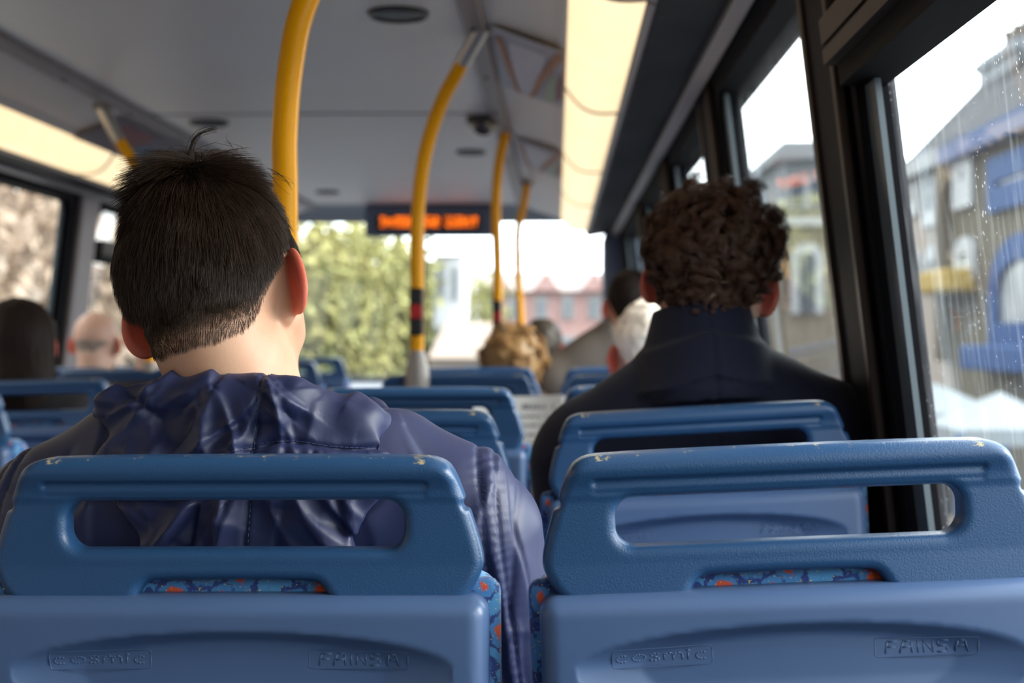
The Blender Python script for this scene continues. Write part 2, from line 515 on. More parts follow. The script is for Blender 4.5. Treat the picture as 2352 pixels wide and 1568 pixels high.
M['ceiling'] = pbr('grey_ceiling_laminate', (0.78, 0.735, 0.69), .42, bump=(60, .08, .004, 'noise'), vary=(1.2, (.72, .68, .64), .5))
M['cove'] = pbr('pale_cove_laminate', (0.70, 0.65, 0.60), .45)
M['trim'] = pbr('grey_brown_ceiling_trim', (0.24, 0.21, 0.21), .45)
M['dark_panel'] = pbr('dark_slate_panel', (0.008, 0.009, 0.014), .55, spec=.12, vary=(5, (.022, .023, .030), .8))
M['rail'] = pbr('warm_grey_rail', (0.30, 0.26, 0.25), .35)
M['rubber'] = pbr('black_rubber', (0.006, 0.006, 0.008), .65, spec=.08)
M['frame'] = pbr('dark_bronze_frame', (0.042, 0.027, 0.020), .45, metal=.3, spec=.3)
M['pillar_l'] = pbr('lilac_grey_pillar', (0.30, 0.26, 0.26), .4)
M['pillar_d'] = pbr('shaded_navy_pillar', (0.008, 0.009, 0.016), .6, spec=.12)  # right-hand pillars only; their backlit shade is put into the colour
M['wall'] = pbr('grey_blue_wall_panel', (0.22, 0.24, 0.30), .45)
M['floor'] = pbr('dark_speckled_floor', (0.055, 0.06, 0.075), .6, vary=(300, (.16, .17, .2), .7))
M['yellow'] = pbr('yellow_enamel', (0.88, 0.38, 0.0), .33, spec=.15, coat=.08)
M['steel'] = pbr('brushed_steel', (0.50, 0.47, 0.44), .32, metal=.85)
M['base'] = pbr('grey_cast_sleeve', (0.30, 0.27, 0.25), .45, metal=.3)
M['black'] = pbr('black_plastic', (0.012, 0.012, 0.013), .4)
M['red'] = pbr('red_button', (0.45, 0.02, 0.02), .35)
M['navyfront'] = pbr('slate_blue_front_panel', (0.085, 0.11, 0.16), .5)
M['glass'] = mat_glass('window_glass')
M['glass_dirty'] = mat_glass('speckled_window_glass', 1.0)
M['glass_streak'] = mat_glass('streaky_window_glass', .55)
M['seal'] = pbr('grey_glazing_seal', (0.11, 0.14, 0.16), .3)
def mat_lens():
    m, nt, b = newmat('warm_light_diffuser')
    L = nt.links.new
    b.inputs['Base Color'].default_value = (.8, .7, .5, 1); b.inputs['Roughness'].default_value = .4
    t = node(nt, 'ShaderNodeTexCoord')
    n = node(nt, 'ShaderNodeTexNoise'); n.inputs['Scale'].default_value = 9
    L(t.outputs['Object'], n.inputs['Vector'])
    r = node(nt, 'ShaderNodeMix', data_type='RGBA'); r.inputs[6].default_value = (1, .72, .38, 1); r.inputs[7].default_value = (1, .82, .52, 1)
    L(n.outputs['Fac'], r.inputs[0]); L(r.outputs[2], b.inputs['Emission Color'])
    b.inputs['Emission Strength'].default_value = .92
    return m
M['lens'] = mat_lens()
# ================================================================== the bus: deck shell
XC = -0.80
Y0B, Y1B = -2.6, 8.45
def sec(u, side):            # section coordinate -> world X
    return XC + side * u
def wallx(z, off=0.0):       # inner wall offset from the centre at height z above the camera, off = outward
    return 1.245 - 0.12 * z + off

def wbox(mb, side, y0, y1, z0, z1, a, b):
    """a box that follows the leaning wall; a..b = offsets outward of the inner wall face, z relative to camera"""
    v = []
    for z in (z0, z1):
        for (y, o) in ((y0, a), (y0, b), (y1, b), (y1, a)):
            v.append((sec(wallx(z, o), side), y, H + z))
    if side > 0:
        mb.hexa(v)
    else:
        mb.hexa([v[i] for i in (3, 2, 1, 0, 7, 6, 5, 4)])

def strip(mb, side, poly, y0, y1):
    pts = [(sec(u, side), H + z) for u, z in poly]
    if side < 0: pts = pts[::-1]
    mb.prism(pts, 'y', y0, y1)

fl = MB(); fl.box(XC - 1.42, XC + 1.42, Y0B, Y1B + .05, -.05, 0)
tag(fl.build('floor', M['floor']), kind='structure')

cl = MB(); cl.box(XC - .62, XC + .62, Y0B, Y1B - .15, H + .76, H + .80)
ceil = cl.build('ceiling', M['ceiling'])
tag(ceil, kind='structure')
for yy in (1.3, 4.78):
    s_ = MB(); s_.box(XC - .60, XC + .60, yy - .006, yy + .006, H + .757, H + .7605)
    s_.build('panel_seam', M['trim'], ceil)

for side, nm in ((1, 'right'), (-1, 'left')):
    t = MB()
    strip(t, side, [(.575, .745), (.625, .735), (.632, .765), (.575, .775)], Y0B, 8.1)
    tr = t.build('trim_ceiling_' + nm, M['trim'], bevel=.004)
    tag(tr, kind='structure')
    for k in range(9):
        sb = MB(); sb.lathe([(.0045, 0), (.0045, .006), (.003, .009)], 8, (0, 0, 0))
        s = sb.build('screw', M['black'], tr)
        s.location = (sec(.6, side), .9 + .62 * k, H + .738); s.rotation_euler = (math.pi, 0, 0)
    c = MB()
    strip(c, side, [(.63, .752), (.79, .700), (.822, .678), (.822, .72), (.79, .74), (.63, .79)], Y0B, 8.2)
    tag(c.build('ceiling_cove_' + nm, M['cove']), kind='structure')
    d = MB()
    strip(d, side, [(.960, .600), (.985, .592), (1.06, .604), (1.13, .612), (1.13, .66), (.96, .66)], Y0B, 8.3)
    tag(d.build('ceiling_side_panel_' + nm, M['dark_panel']), kind='structure')
    hd = MB()
    strip(hd, side, [(1.13, .618), (1.155, .605), (1.178, .57), (1.26, .57), (1.24, .70), (1.13, .70)], Y0B, 8.4)
    tag(hd.build('trim_window_header_' + nm, M['rubber']), kind='structure')
    # outer roof skin keeps daylight out above the panels
    rf = MB()
    strip(rf, side, [(0, .80), (.7, .80), (1.0, .76), (1.26, .62), (1.30, .62), (1.02, .81), (.7, .85), (0, .85)], Y0B, Y1B + .1)
    tag(rf.build('ceiling_outer_' + nm, M['dark_panel']), kind='structure')

def rr(y0, y1, z0, z1, r, n=6):
    pts = []
    for cy_, cz_, a0 in ((y1 - r, z1 - r, 0), (y0 + r, z1 - r, 90), (y0 + r, z0 + r, 180), (y1 - r, z0 + r, 270)):
        for k in range(n + 1):
            a = math.radians(a0 + 90 * k / n)
            pts.append((cy_ + r * math.cos(a), cz_ + r * math.sin(a)))
    return pts

def ring(mb, side, y0, y1, z0, z1, wd, r, a, b):
    """window surround: rounded inner opening, rectangle outside, between wall offsets a..b"""
    inn = rr(y0, y1, z0, z1, r)
    out = rr(y0 - wd, y1 + wd, z0 - wd, z1 + wd, .004)
    n = len(inn)
    v = []
    for o in (a, b):
        for ring_ in (inn, out):
            for (y, z) in ring_:
                v.append((sec(wallx(z, o), side), y, H + z))
    f = []
    for i in range(n):
        j = (i + 1) % n
        f.append((i, j, n + j, n + i))                      # face at a
        f.append((2 * n + i, 3 * n + i, 3 * n + j, 2 * n + j))
        f.append((i, 2 * n + i, 2 * n + j, j))              # inner reveal
        f.append((n + i, n + j, 3 * n + j, 3 * n + i))
    mb.add(v, f)

ZB, ZT = -.33, .565
wins = [  # side, y0, y1, hopper, glass
    (1, -1.75, -.20, 0, 'glass'), (1, .26, 1.90, 1, 'glass_dirty'), (1, 2.23, 3.30, 0, 'glass_streak'), (1, 3.66, 4.66, 0, 'glass'), (1, 5.02, 6.10, 0, 'glass'), (1, 6.44, 7.90, 0, 'glass'),
    (-1, -1.75, -.20, 0, 'glass'), (-1, .26, 1.80, 0, 'glass'), (-1, 2.20, 3.90, 0, 'glass'), (-1, 4.25, 5.72, 0, 'glass'), (-1, 6.06, 7.90, 1, 'glass')]
for i, (side, y0, y1, hop, gm) in enumerate(wins):
    r_ = MB(); ring(r_, side, y0, y1, ZB, ZT, .03, .07, -.010, .036)
    wn = r_.build('window_%d' % (i + 1), M['rubber'])
    tag(wn, kind='structure')
    g = MB()
    z0, z1 = ZB - .01, ZT + .01
    v = [(sec(wallx(z, .034), side), y, H + z) for (y, z) in ((y0 - .01, z0), (y1 + .01, z0), (y1 + .01, z1), (y0 - .01, z1))]
    g.add(v, [(0, 1, 2, 3)])
    g.build('pane', M[gm], wn)
    # glazing seal seen as a grey strip on the glass, at the forward edge
    sl = MB(); wbox(sl, side, y1 - .060, y1 - .002, ZB, .34 if hop else ZT - .01, .002, .010) if side > 0 else wbox(sl, side, y1 - .04, y1 - .002, ZB, ZT - .01, .020, .028)
    sl.build('glazing_seal', M['seal'], wn)
    if hop:
        tb = MB(); wbox(tb, side, y0, y1, .335, .365, -.03, .03)
        tb.build('transom', M['rubber'], wn)
        t2 = MB()
        wbox(t2, side, y0, y1 + .015, .365, .385, -.045, .0)
        wbox(t2, side, y0, y1 + .015, .385, .392, -.040, .0)
        wbox(t2, side, y0, y1 + .015, .392, .425, -.045, .0)
        t2.build('opening_rail', M['frame'], wn)

for side, nm in ((1, 'right'), (-1, 'left')):
    ws = [w_ for w_ in wins if w_[0] == side]
    wl = MB()
    wbox(wl, side, Y0B, Y1B, -1.08, ZB - .03, 0, .05)
    o = wl.build('wall_' + nm, M['wall']); tag(o, kind='structure')
    sl = MB(); wbox(sl, side, Y0B, Y1B, ZB - .05, ZB - .028, -.03, .02)
    tag(sl.build('trim_sill_' + nm, M['pillar_l']), kind='structure')
    edges = [Y0B] + [e for w_ in ws for e in (w_[1], w_[2])] + [Y1B]
    for k in range(0, len(edges), 2):
        a, b = edges[k] + .03, edges[k + 1] - .03
        if k == 0: a = Y0B
        if k == len(edges) - 2: b = Y1B
        p = MB()
        if side > 0:
            wbox(p, side, a - .012, b + .012, ZB - .03, ZT + .03, .0, .05)
            wbox(p, side, a + .03, b - .03, ZB - .03, ZT + .03, -.020, .0)
            o = p.build('pillar_' + nm, M['pillar_d'], bevel=.006)
            q = MB(); wbox(q, side, b - .075, b - .045, ZB - .03, ZT + .03, -.026, -.016)
            q.build('bronze_strip', M['frame'], o, bevel=.003)
            q = MB(); wbox(q, side, a + .02, a + .045, ZB - .03, ZT + .03, -.026, -.012)
            q.build('bronze_strip', M['frame'], o, bevel=.003)
        else:
            wbox(p, side, a - .012, b + .012, ZB - .03, ZT + .03, .0, .05)
            o = p.build('pillar_' + nm, M['rubber'])
            q = MB(); wbox(q, side, a + .06, b - .02, ZB - .03, ZT + .03, -.03, .0)
            q.build('pillar_cover', M['pillar_l'], o, bevel=.01)
        tag(o, kind='structure')

# long luggage rail under the right and left side panels
for side, nm in ((1, 'right'), (-1, 'left')):
    r_ = MB()
    strip(r_, side, [(1.108, .592), (1.138, .584), (1.150, .600), (1.144, .622), (1.108, .618)], Y0B, 8.2)
    r0 = r_.build('trim_rail_' + nm, M['rail'], bevel=.003)
    tag(r0, kind='structure')

# strip lights: one diffuser per section, dark curved joints between
def lens_prof(n=10):
    pts = []
    a = Vector((.822, .672)); b = Vector((.962, .604))
    d = b - a; nn = Vector((-d.y, d.x)).normalized() * -1
    if nn.y > 0: nn = -nn
    for k in range(n + 1):
        t = k / n
        p = a + d * t + nn * (.030 * math.sin(math.pi * t))
        pts.append((p.x, p.y))
    return pts
joints = [-1.4, -.1, 1.22, 2.53, 3.80, 5.15, 6.45, 7.95]
for side, nm in ((1, 'right'), (-1, 'left')):
    for k in range(len(joints) - 1):
        y0, y1 = joints[k] + .008, joints[k + 1] - .008
        lt = empty('strip_light', (sec(.89, side), (y0 + y1) / 2, H + .65))
        where = ['behind the viewer', 'above the near seats, second section', 'above the near seats', 'before the first dark joint in view', 'between the first two joints in view', 'beyond the third joint', 'last section before the windscreen'][k]
        tag(lt, 'warm glowing ceiling light section on the %s side, %s' % (nm, where), 'ceiling light', 'strip light sections along the %s cove' % nm)
        off = Vector(lt.location)
        mb = MB(); pr = lens_prof()
        strip(mb, side, pr + [(.962, .64), (.83, .70)], y0, y1)
        mb.v = [tuple(Vector(v) - off) for v in mb.v]
        mb.build('diffuser', M['lens'], lt, smooth=True)
        mb = MB()
        strip(mb, side, [(p[0] + (p[0] - .892) * .03, p[1] - .004) for p in pr] + [(.965, .645), (.82, .705)], y1, y1 + .016)
        mb.v = [tuple(Vector(v) - off) for v in mb.v]
        mb.build('joint_band', M['trim'], lt)
        mb = MB()
        strip(mb, side, [(.962, .596), (.975, .592), (.980, .62), (.962, .64)], y0, y1)
        mb.v = [tuple(Vector(v) - off) for v in mb.v]
        mb.build('housing_edge', M['pillar_l'], lt)

# ------------------------------------------------------------------ rear bulkhead behind the viewer
bk = MB(); bk.box(XC - 1.4, XC + 1.4, Y0B - .05, Y0B, 0, H + .9)
tag(bk.build('wall_back', M['wall']), kind='structure')

# ------------------------------------------------------------------ front: windscreen, header, dash
YF = 8.45
fw = MB()
gx0, gx1, gz0, gz1 = XC - 1.10, XC + 1.10, -.23, .70
fw.box(XC - 1.42, XC + 1.42, YF, YF + .06, 0, H + gz0)
fw.box(XC - 1.42, gx0, YF, YF + .06, H + gz0, H + .8)
fw.box(gx1, XC + 1.42, YF, YF + .06, H + gz0, H + .8)
fw.box(gx0, gx1, YF, YF + .06, H + gz1, H + .8)
tag(fw.build('wall_front', M['navyfront']), kind='structure')
ws = MB(); ws.box(XC - .013, XC + .013, YF - .01, YF + .03, H + gz0, H + gz1)
wsc = ws.build('window_12', M['rubber']); tag(wsc, kind='structure')
for (a, b) in ((gx0, XC - .013), (XC + .013, gx1)):
    g = MB(); g.add([(a, YF + .02, H + gz0), (b, YF + .02, H + gz0), (b, YF + .02, H + gz1), (a, YF + .02, H + gz1)], [(0, 1, 2, 3)])
    g.build('pane', M['glass_streak'], wsc)
hd = MB()
hd.prism([(7.95, H + .765), (8.2, H + .745), (YF, H + .69), (YF + .02, H + .80), (7.95, H + .80)], 'x', XC - 1.0, XC + 1.0)
tag(hd.build('ceiling_front_header', M['navyfront']), kind='structure')
for side, nm in ((1, 'right'), (-1, 'left')):
    cp = MB()
    a = sec(1.06, side); b = sec(1.25, side)
    cp.box(min(a, b), max(a, b), YF - .35, YF - .001, 0, H + .62)
    tag(cp.build('pillar_front_' + nm, M['navyfront'], bevel=.05), kind='structure')
ds = MB(); ds.prism([(YF - .38, H - .42), (YF - .36, H - .30), (YF - .05, H - .26), (YF - .002, H - .26), (YF - .002, .62), (YF - .3, .62)], 'x', XC - 1.04, XC + 1.04)
tag(ds.build('dash_shelf', M['wall'], bevel=.01), 'grey moulded shelf under the front windscreen', 'shelf')
# destination display hung from the front header
c0 = P(984, 512, 7.98)
dsp = empty('passenger_display', (c0.x, 7.98, H + .66))
tag(dsp, 'black electronic display with glowing amber lettering hung above the windscreen', 'display sign')
mb = MB(); mb.prism([(-.005, .09), (.20, .09), (.20, -.03), (.03, -.085), (-.005, -.085)], 'x', -.36, .36)
mb.build('housing', M['navyfront'], dsp, bevel=.012)
mb = MB(); mb.box(-.295, .295, -.014, -.004, -.055, .033); mb.build('screen', M['black'], dsp, bevel=.003)
M['amber'] = mat_emit('amber_dots', (1.0, .17, .010), 1.8)
dm = MB()
r_ = random.Random(3)
x = -.27
glyphs = ['01110 10001 10000 10000 10001 01110', '00100 00000 01100 00100 00100 01110']
for g_ in range(18):
    if g_ in (7, 11):
        x += .03; dm.build('amber_lettering', M['amber'], dsp); dm = MB(); continue
    wd = 4
    cells = [[r_.random() < .62 for _ in range(wd)] for _ in range(7)]
    for zi in range(7):
        for xi in range(wd):
            if cells[zi][xi]:
                cx_ = x + xi * .0072; cz_ = .019 - zi * .0085
                dm.box(cx_, cx_ + .0062, -.0165, -.0145, cz_, cz_ + .0072)
    if g_ == 8:
        for k in range(2): dm.box(x, x + .0062, -.0165, -.0145, -.040 - k * .0085, -.033 - k * .0085)
    x += .0305
dm.build('amber_lettering', M['amber'], dsp)

# ------------------------------------------------------------------ round ceiling vents and dome camera
vents = [((915, 27), 141, 'large dark round ceiling vent nearest the viewer, left of the curved pole'),
         ((480, 276), 90, 'dark round ceiling vent above the dark-haired head'),
         ((1082, 347), 68, 'small dark round ceiling vent below the dome camera'),
         ((752, 438), 54, 'faint round ceiling vent nearest the windscreen, right of the near pole')]
for (px, py), wpx, lab in vents:
    Y = .76 * F / (VY - py)
    c = P(px, py, Y)
    r = wpx / F * Y / 2
    v = empty('ceiling_vent', (c.x, Y, H + .76))
    tag(v, lab, 'vent', 'round ceiling vents')
    mb = MB(); mb.lathe([(r, 0), (r, -.006), (r * .93, -.011), (r * .8, -.009), (r * .78, 0)], 32, caps=False); mb.build('rim', M['black'], v, smooth=True)
    mb = MB(); mb.lathe([(r * .8, -.0005), (r * .8, -.006), (r * .3, -.008)], 32); mb.build('grille', M['black'], v, smooth=True)
Y = .76 * F / (VY - 268)
c = P(1110, 268, Y)
dc = empty('dome_camera', (c.x, Y, H + .76))
tag(dc, 'black dome security camera on the ceiling beside the curved poles', 'security camera')
mb = MB(); mb.lathe([(.058, 0), (.058, -.018), (.052, -.026)], 32); mb.build('mount', M['black'], dc, smooth=True)
mb = MB(); mb.lathe([(.04, -.024), (.038, -.040), (.028, -.056), (.012, -.064), (.001, -.066)], 28); mb.build('dome', pbr('dark_smoked_dome', (.02, .012, .01), .08, coat=1), dc, smooth=True)

# ------------------------------------------------------------------ grab poles
def make_pole(pts, label, sleeve=None, bell=None, basez=None, r=.0175):
    p0 = Vector((pts[0].x, pts[0].y, pts[0].z))
    root = empty('grab_pole', p0)
    tag(root, label, 'grab pole', 'yellow grab poles')
    sp = [p - p0 for p in smooth_pts(pts, 8)]
    n = len(sp)
    k0 = int(n * (1 - sleeve)) if sleeve else n
    mb = MB(); mb.tube(sp[:k0], r, 20); mb.build('tube', M['yellow'], root, smooth=True)
    if sleeve:
        mb = MB(); mb.tube(sp[k0 - 1:], r * 1.12, 20); mb.build('steel_sleeve', M['steel'], root, smooth=True)
    e = sp[-1]
    mb = MB(); mb.tube([e - Vector((0, 0, .012)), e + Vector((0, 0, .010))], r * 1.7, 16); mb.build('ceiling_bracket', M['trim'], root, smooth=True)
    mb = MB(); mb.lathe([(.026, 0), (.026, .012), (.02, .020), (.019, .03)], 20); mb.build('foot_collar', M['base'], root, smooth=True)
    if bell:
        zc = bell - p0.z
        x, y = pts[1].x - p0.x, pts[1].y - p0.y
        mb = MB(); mb.box(x - .017, x + .017, y - .030, y + .019, zc - .060, zc + .060)
        b = mb.build('bell_push', M['black'], root, bevel=.006)
        mb = MB(); mb.box(x - .0155, x + .0155, y - .034, y - .028, zc - .018, zc + .018)
        mb.build('red_button', M['red'], b, bevel=.003)
    if basez:
        basez -= p0.z
        x, y = pts[1].x - p0.x, pts[1].y - p0.y
        mb = MB(); mb.lathe([(.033, -.035), (.033, basez - .03), (.029, basez + .010), (.019, basez + .045), (.0185, basez + .05)], 20, (x, y, 0))
        mb.build('grey_base_sleeve', M['base'], root, smooth=True)
    return root

def col(px, Y):  # x of a pixel column at depth Y
    return P(px, VY, Y).x
RT = H - .10          # height of the seat rails the poles stand on
Ya = 1.93
make_pole([Vector((col(655, Ya), Ya, RT)), Vector((col(655, Ya), Ya, H + .02)), P(655, 440, Ya), P(654, 310, Ya), P(668, 150, Ya), P(703, 0, Ya), Vector((-.28, Ya + .02, H + .60)), Vector((-.206, Ya + .04, H + .745))],
          'thick curved yellow pole nearest the viewer, behind the dark-haired head')
Yc = 3.60
make_pole([Vector((col(958, Yc), Yc, RT)), P(958, 830, Yc), P(958, 650, Yc), P(959, 500, Yc), P(975, 360, Yc - .02), P(1012, 240, Yc - .05), P(1058, 152, Yc - .10), P(1088, 98, Yc - .14), P(1108, 62, Yc - .17)],
          'curved yellow pole with steel top, black bell push and tapered grey foot', sleeve=.22, bell=P(958, 716, Yc).z, basez=P(958, 850, Yc).z)
Yd = 5.12
make_pole([Vector((col(1142, Yd), Yd, RT - .02)), P(1142, 760, Yd), P(1143, 620, Yd), P(1139, 470, Yd), P(1147, 370, Yd), P(1163, 297, Yd)],
          'slim yellow pole with dark bell push, second from the windscreen, below the dome camera', bell=P(1142, 728, Yd).z)
Ye = 6.7
make_pole([Vector((col(1195, Ye), Ye, RT - .03)), P(1196, 745, Ye), P(1190, 620, Ye), P(1190, 530, Ye), P(1203, 470, Ye), P(1211, 418, Ye)],
          'slim yellow pole rising above the blonde curly head, nearest the windscreen')
Yg = 4.30
make_pole([Vector((col(345, Yg), Yg, RT)), P(347, 640, Yg), P(342, 520, Yg), P(325, 420, Yg), P(298, 360, Yg), P(268, 312, Yg), P(235, 243, Yg)],
          'yellow pole with steel top at upper left, ending behind the dark-haired head', sleeve=.2)

# ------------------------------------------------------------------ advert panels on the right and left coves
def advert(side, y0, y1, lab, kind):
    a = Vector((.645, .748)); b = Vector((.815, .684))
    o = empty('advert_panel', (sec(.73, side), (y0 + y1) / 2, H + .71))
    tag(o, lab, 'advert', 'advert panels on the ceiling coves')
    off = Vector(o.location)
    def q(s, t, lift):   # s across, t along the bus
        p = a + (b - a) * s
        bow = .012 * math.sin(math.pi * s)
        return Vector((sec(p.x, side), y0 + (y1 - y0) * t, H + p.y - lift)) - off - Vector((0, 0, 0))
    def sheet(name, poly, mat, l0):
        mb = MB(); v = [q(s, t, l0) for s, t in poly] + [q(s, t, l0 - .0015) for s, t in poly]
        n = len(poly)
        mb.add(v, [tuple(range(n)), tuple(range(2 * n - 1, n - 1, -1))] + [(i, n + i, n + (i + 1) % n, (i + 1) % n) for i in range(n)])
        mb.build(name, mat, o)
    sheet('backing_card', [(0, 0), (1, 0), (1, 1), (0, 1)], M['ad_back' + kind], .012)
    if kind == '1':
        sheet('white_shape', [(.30, .95), (.42, .98), (.62, .62), (.75, .12), (.22, .12), (.20, .55)], M['ad_white'], .0145)
        for nm2, pts in (('orange_stroke', [(.22, .98), (.28, .97), (.20, .5), (.12, .1), (.03, .1), (.10, .5)]), ('orange_stroke', [(.44, .98), (.52, .97), (.70, .55), (.98, .08), (.90, .02), (.62, .5)])):
            sheet(nm2, pts, M['ad_orange'], .017)
        sheet('green_patch', [(.70, .95), (.84, .95), (.90, .35), (.78, .5)], M['ad_green'], .016)
        sheet('maroon_patch', [(.88, .9), (.97, .8), (.99, .3), (.93, .45)], M['ad_maroon'], .016)
    elif kind == '2':
        sheet('red_patch', [(.1, .1), (.5, .1), (.5, .45), (.1, .45)], M['ad_maroon'], .0145)
        sheet('blue_patch', [(.45, .5), (.95, .45), (.95, .95), (.4, .95)], M['ad_blue'], .0145)
M['ad_back1'] = pbr('advert_lilac_grey', (.46, .44, .48), .5)
M['ad_back2'] = pbr('advert_dark_grey', (.16, .13, .14), .5)
M['ad_white'] = pbr('advert_white', (.66, .62, .66), .5)
M['ad_orange'] = pbr('advert_orange', (.42, .16, .035), .5)
M['ad_green'] = pbr('advert_green', (.40, .48, .30), .5)
M['ad_maroon'] = pbr('advert_maroon', (.25, .07, .06), .5)
M['ad_blue'] = pbr('advert_blue', (.12, .22, .34), .5)
advert(1, 3.35, 4.15, 'pale advert with white shape between orange strokes, nearer one on the right cove', '1')
advert(1, 5.2, 6.0, 'pale advert with white shape between orange strokes, farther one on the right cove', '1')
advert(-1, 4.7, 5.7, 'dark advert with red and blue patches on the left cove beside the left pole', '2')
# ================================================================== bus seats
# seat frame: origin on the floor under the grab rail, x across, y forward, z up; TOPZ = top of the grab rail
TOPZ = .98
OUT = [(-.172, -.129), (-.193, -.118), (-.207, -.094), (-.206, -.078), (-.194, -.040), (-.186, -.018), (-.176, -.002), (-.150, 0.002), (.150, 0.002), (.176, -.002), (.186, -.018), (.194, -.040), (.206, -.078), (.207, -.094), (.193, -.118), (.172, -.129),
       (.092, -.129), (.080, -.120), (.072, -.104), (.058, -.101), (-.066, -.101), (-.080, -.104), (-.088, -.120), (-.100, -.129)]
def chaikin(p, n):
    for _ in range(n):
        q = []
        for i in range(len(p)):
            a, b = p[i - 1], p[i]
            q += [(a[0] * .75 + b[0] * .25, a[1] * .75 + b[1] * .25), (a[0] * .25 + b[0] * .75, a[1] * .25 + b[1] * .75)]
        p = q
    return p
OUT = chaikin(OUT, 2)
def handle_f(p):
    x, y, z = p
    # outline of the rail block
    out = OUT
    r2 = .009
    d2 = poly2(x, z, out) + r2
    capz = np.clip((z + .038) / .006, 0, 1)                 # the upper lip is thicker and a little narrower
    th = .0155 + capz * (.0035 + .0055 * np.exp(-((z + .011) / .011) ** 2)) + .004 * np.clip(-(z + .09) / .04, 0, 1)
    d2 = d2 + capz * .0 + (1 - capz) * -.001
    w1 = np.maximum(d2, 0); w2 = np.maximum(np.abs(y - .002 * capz) - th + r2, 0)
    d = np.sqrt(w1 * w1 + w2 * w2) + np.minimum(np.maximum(d2, np.abs(y) - th + r2), 0) - r2
    # hand opening
    hx = np.abs(x + .002) - .143 + .016; hz = np.abs(z + .056) - .0205 + .016
    h = np.sqrt(np.maximum(hx, 0) ** 2 + np.maximum(hz, 0) ** 2) + np.minimum(np.maximum(hx, hz), 0) - .016
    d = smax(d, -h, .010)
    # neck line under the lip, on the ends
    e = np.sqrt((np.abs(x) - .1935) ** 2 + (z + .0395) ** 2) - .0035
    d = smax(d, -e, .004)
    # two grooves along the back of the lip
    for gz, gr in ((-.0225, .0034), (-.0305, .0024)):
        g = cap(p, (-.160, -.0195, gz), (.158, -.0195, gz), gr)
        d = smax(d, -g, .0028)
    return d
v_, q_ = sdf_poly(handle_f, (-.215, -.032, -.136), (.215, .032, .010), .00155)
handle_me = np_mesh('grab_handle', v_, q_)
handle_me.materials.append(M['handle'])

SHB = -.118
def shell_f(p):
    x, y, z = p
    # rear face around y=-.036 at the top, running down and slightly back
    yc = y + .005 + np.clip(-(z - SHB) * .03, 0, .02)
    d = rbox((x, yc, z), (0, 0, SHB - .26 + .004), (.212 , .030, .26), .016)
    # sloping ledge under the rail feet
    pl = (z - SHB + .016) * .80 - (yc + .030) * .60
    d = smax(d, pl - .0105, .006)
    # oval recess
    zz = z - (SHB - .055)
    b = np.where(zz > 0, .031, .062)
    k = np.sqrt((x / .183) ** 2 + (zz / b) ** 2)
    depth = .0150 * np.clip((1 - k) / .30, 0, 1) ** .8 * np.clip(.35 + (zz + .062) / .07, 0, 1)
    d = smax(d, -(yc + .030 - depth) - np.where(k < 1, 0, .05), .003)
    return d
v_, q_ = sdf_poly(shell_f, (-.22, -.06, SHB - .53), (.22, .035, SHB + .01), .0026)
shell_me = np_mesh('back_shell', v_, q_)
shell_me.materials.append(M['shell'])

def cushion_f(p):
    x, y, z = p
    d = rbox((x, y, z), (0, .058, SHB - .213), (.219, .032, .226), .026)
    d2 = rbox((x, y, z), (0, .012, SHB - .232), (.2215, .012, .247), .012)
    return smin(d, d2, .012)
v_, q_ = sdf_poly(cushion_f, (-.24, -.01, SHB - .50), (.24, .10, SHB + .04), .004)
backcush_me = np_mesh('backrest_cushion', v_, q_); backcush_me.materials.append(M['moquette'])
v_, q_ = sdf_poly(lambda p: rbox(p, (0, .27, -.56 + 0), (.215, .215, .042), .032), (-.24, .03, -.63), (.24, .51, -.50), .007)
seatcush_me = np_mesh('seat_cushion', v_, q_); seatcush_me.materials.append(M['moquette'])

# moulded lettering of the shell, drawn as strokes
def strokes(words, w, h, r, slant=0, closed=()):
    mb = MB()
    for pts in words:
        for a, b in zip(pts[:-1], pts[1:]):
            mb.tube([(a[0] * w + slant * a[1] * h, 0, a[1] * h), (b[0] * w + slant * b[1] * h, 0, b[1] * h)], r, 6)
    return mb
def arc(cx, cz, rx, rz, a0, a1, n=8):
    return [(cx + rx * math.cos(math.radians(a0 + (a1 - a0) * k / n)), cz + rz * math.sin(math.radians(a0 + (a1 - a0) * k / n))) for k in range(n + 1)]
W1 = []
W1.append(arc(1.0, 0, .75, .95, 55, 305))                                   # c
W1.append(arc(3.0, 0, .80, .95, 0, 360, 14))                                 # o
W1.append([(5.5, .75), (5.1, .95), (4.6, .9), (4.4, .5), (4.7, .1), (5.3, -.1), (5.5, -.5), (5.2, -.9), (4.7, -.95), (4.3, -.75)])   # s
W1.append([(6.1, -.95), (6.1, .95)]); W1.append([(6.1, .5), (6.5, .95), (7.0, .9), (7.2, .4), (7.2, -.95)]); W1.append([(7.2, .5), (7.6, .95), (8.1, .9), (8.3, .4), (8.3, -.95)])  # m
W1.append([(9.0, -.95), (9.0, .95)]); W1.append([(8.75, 1.5), (9.25, 1.5)])  # i
W1.append(arc(10.7, 0, .75, .95, 55, 305))                                   # c
W2 = []
def two(pts):
    W2.append(pts)
W2 += [[(0, -1), (.25, 1)], [(.25, 1), (1.5, 1)], [(.15, .1), (1.2, .1)]]                                    # F
W2 += [[(1.7, -1), (2.2, 1), (3.1, 1), (3.2, -1)], [(1.95, .0), (3.15, .0)]]                                 # A
W2 += [[(3.9, -1), (3.9, 1)]]                                                                                # I
W2 += [[(4.6, -1), (4.6, 1), (5.7, -1), (5.7, 1)]]                                                           # N
W2 += [[(7.5, 1), (6.3, 1), (6.3, .05), (7.4, .05), (7.4, -1), (6.2, -1)]]                                   # S
W2 += [[(8.3, -1), (8.6, 1), (9.4, 1), (9.8, -1)], [(8.45, .0), (9.6, .0)]]                                   # A
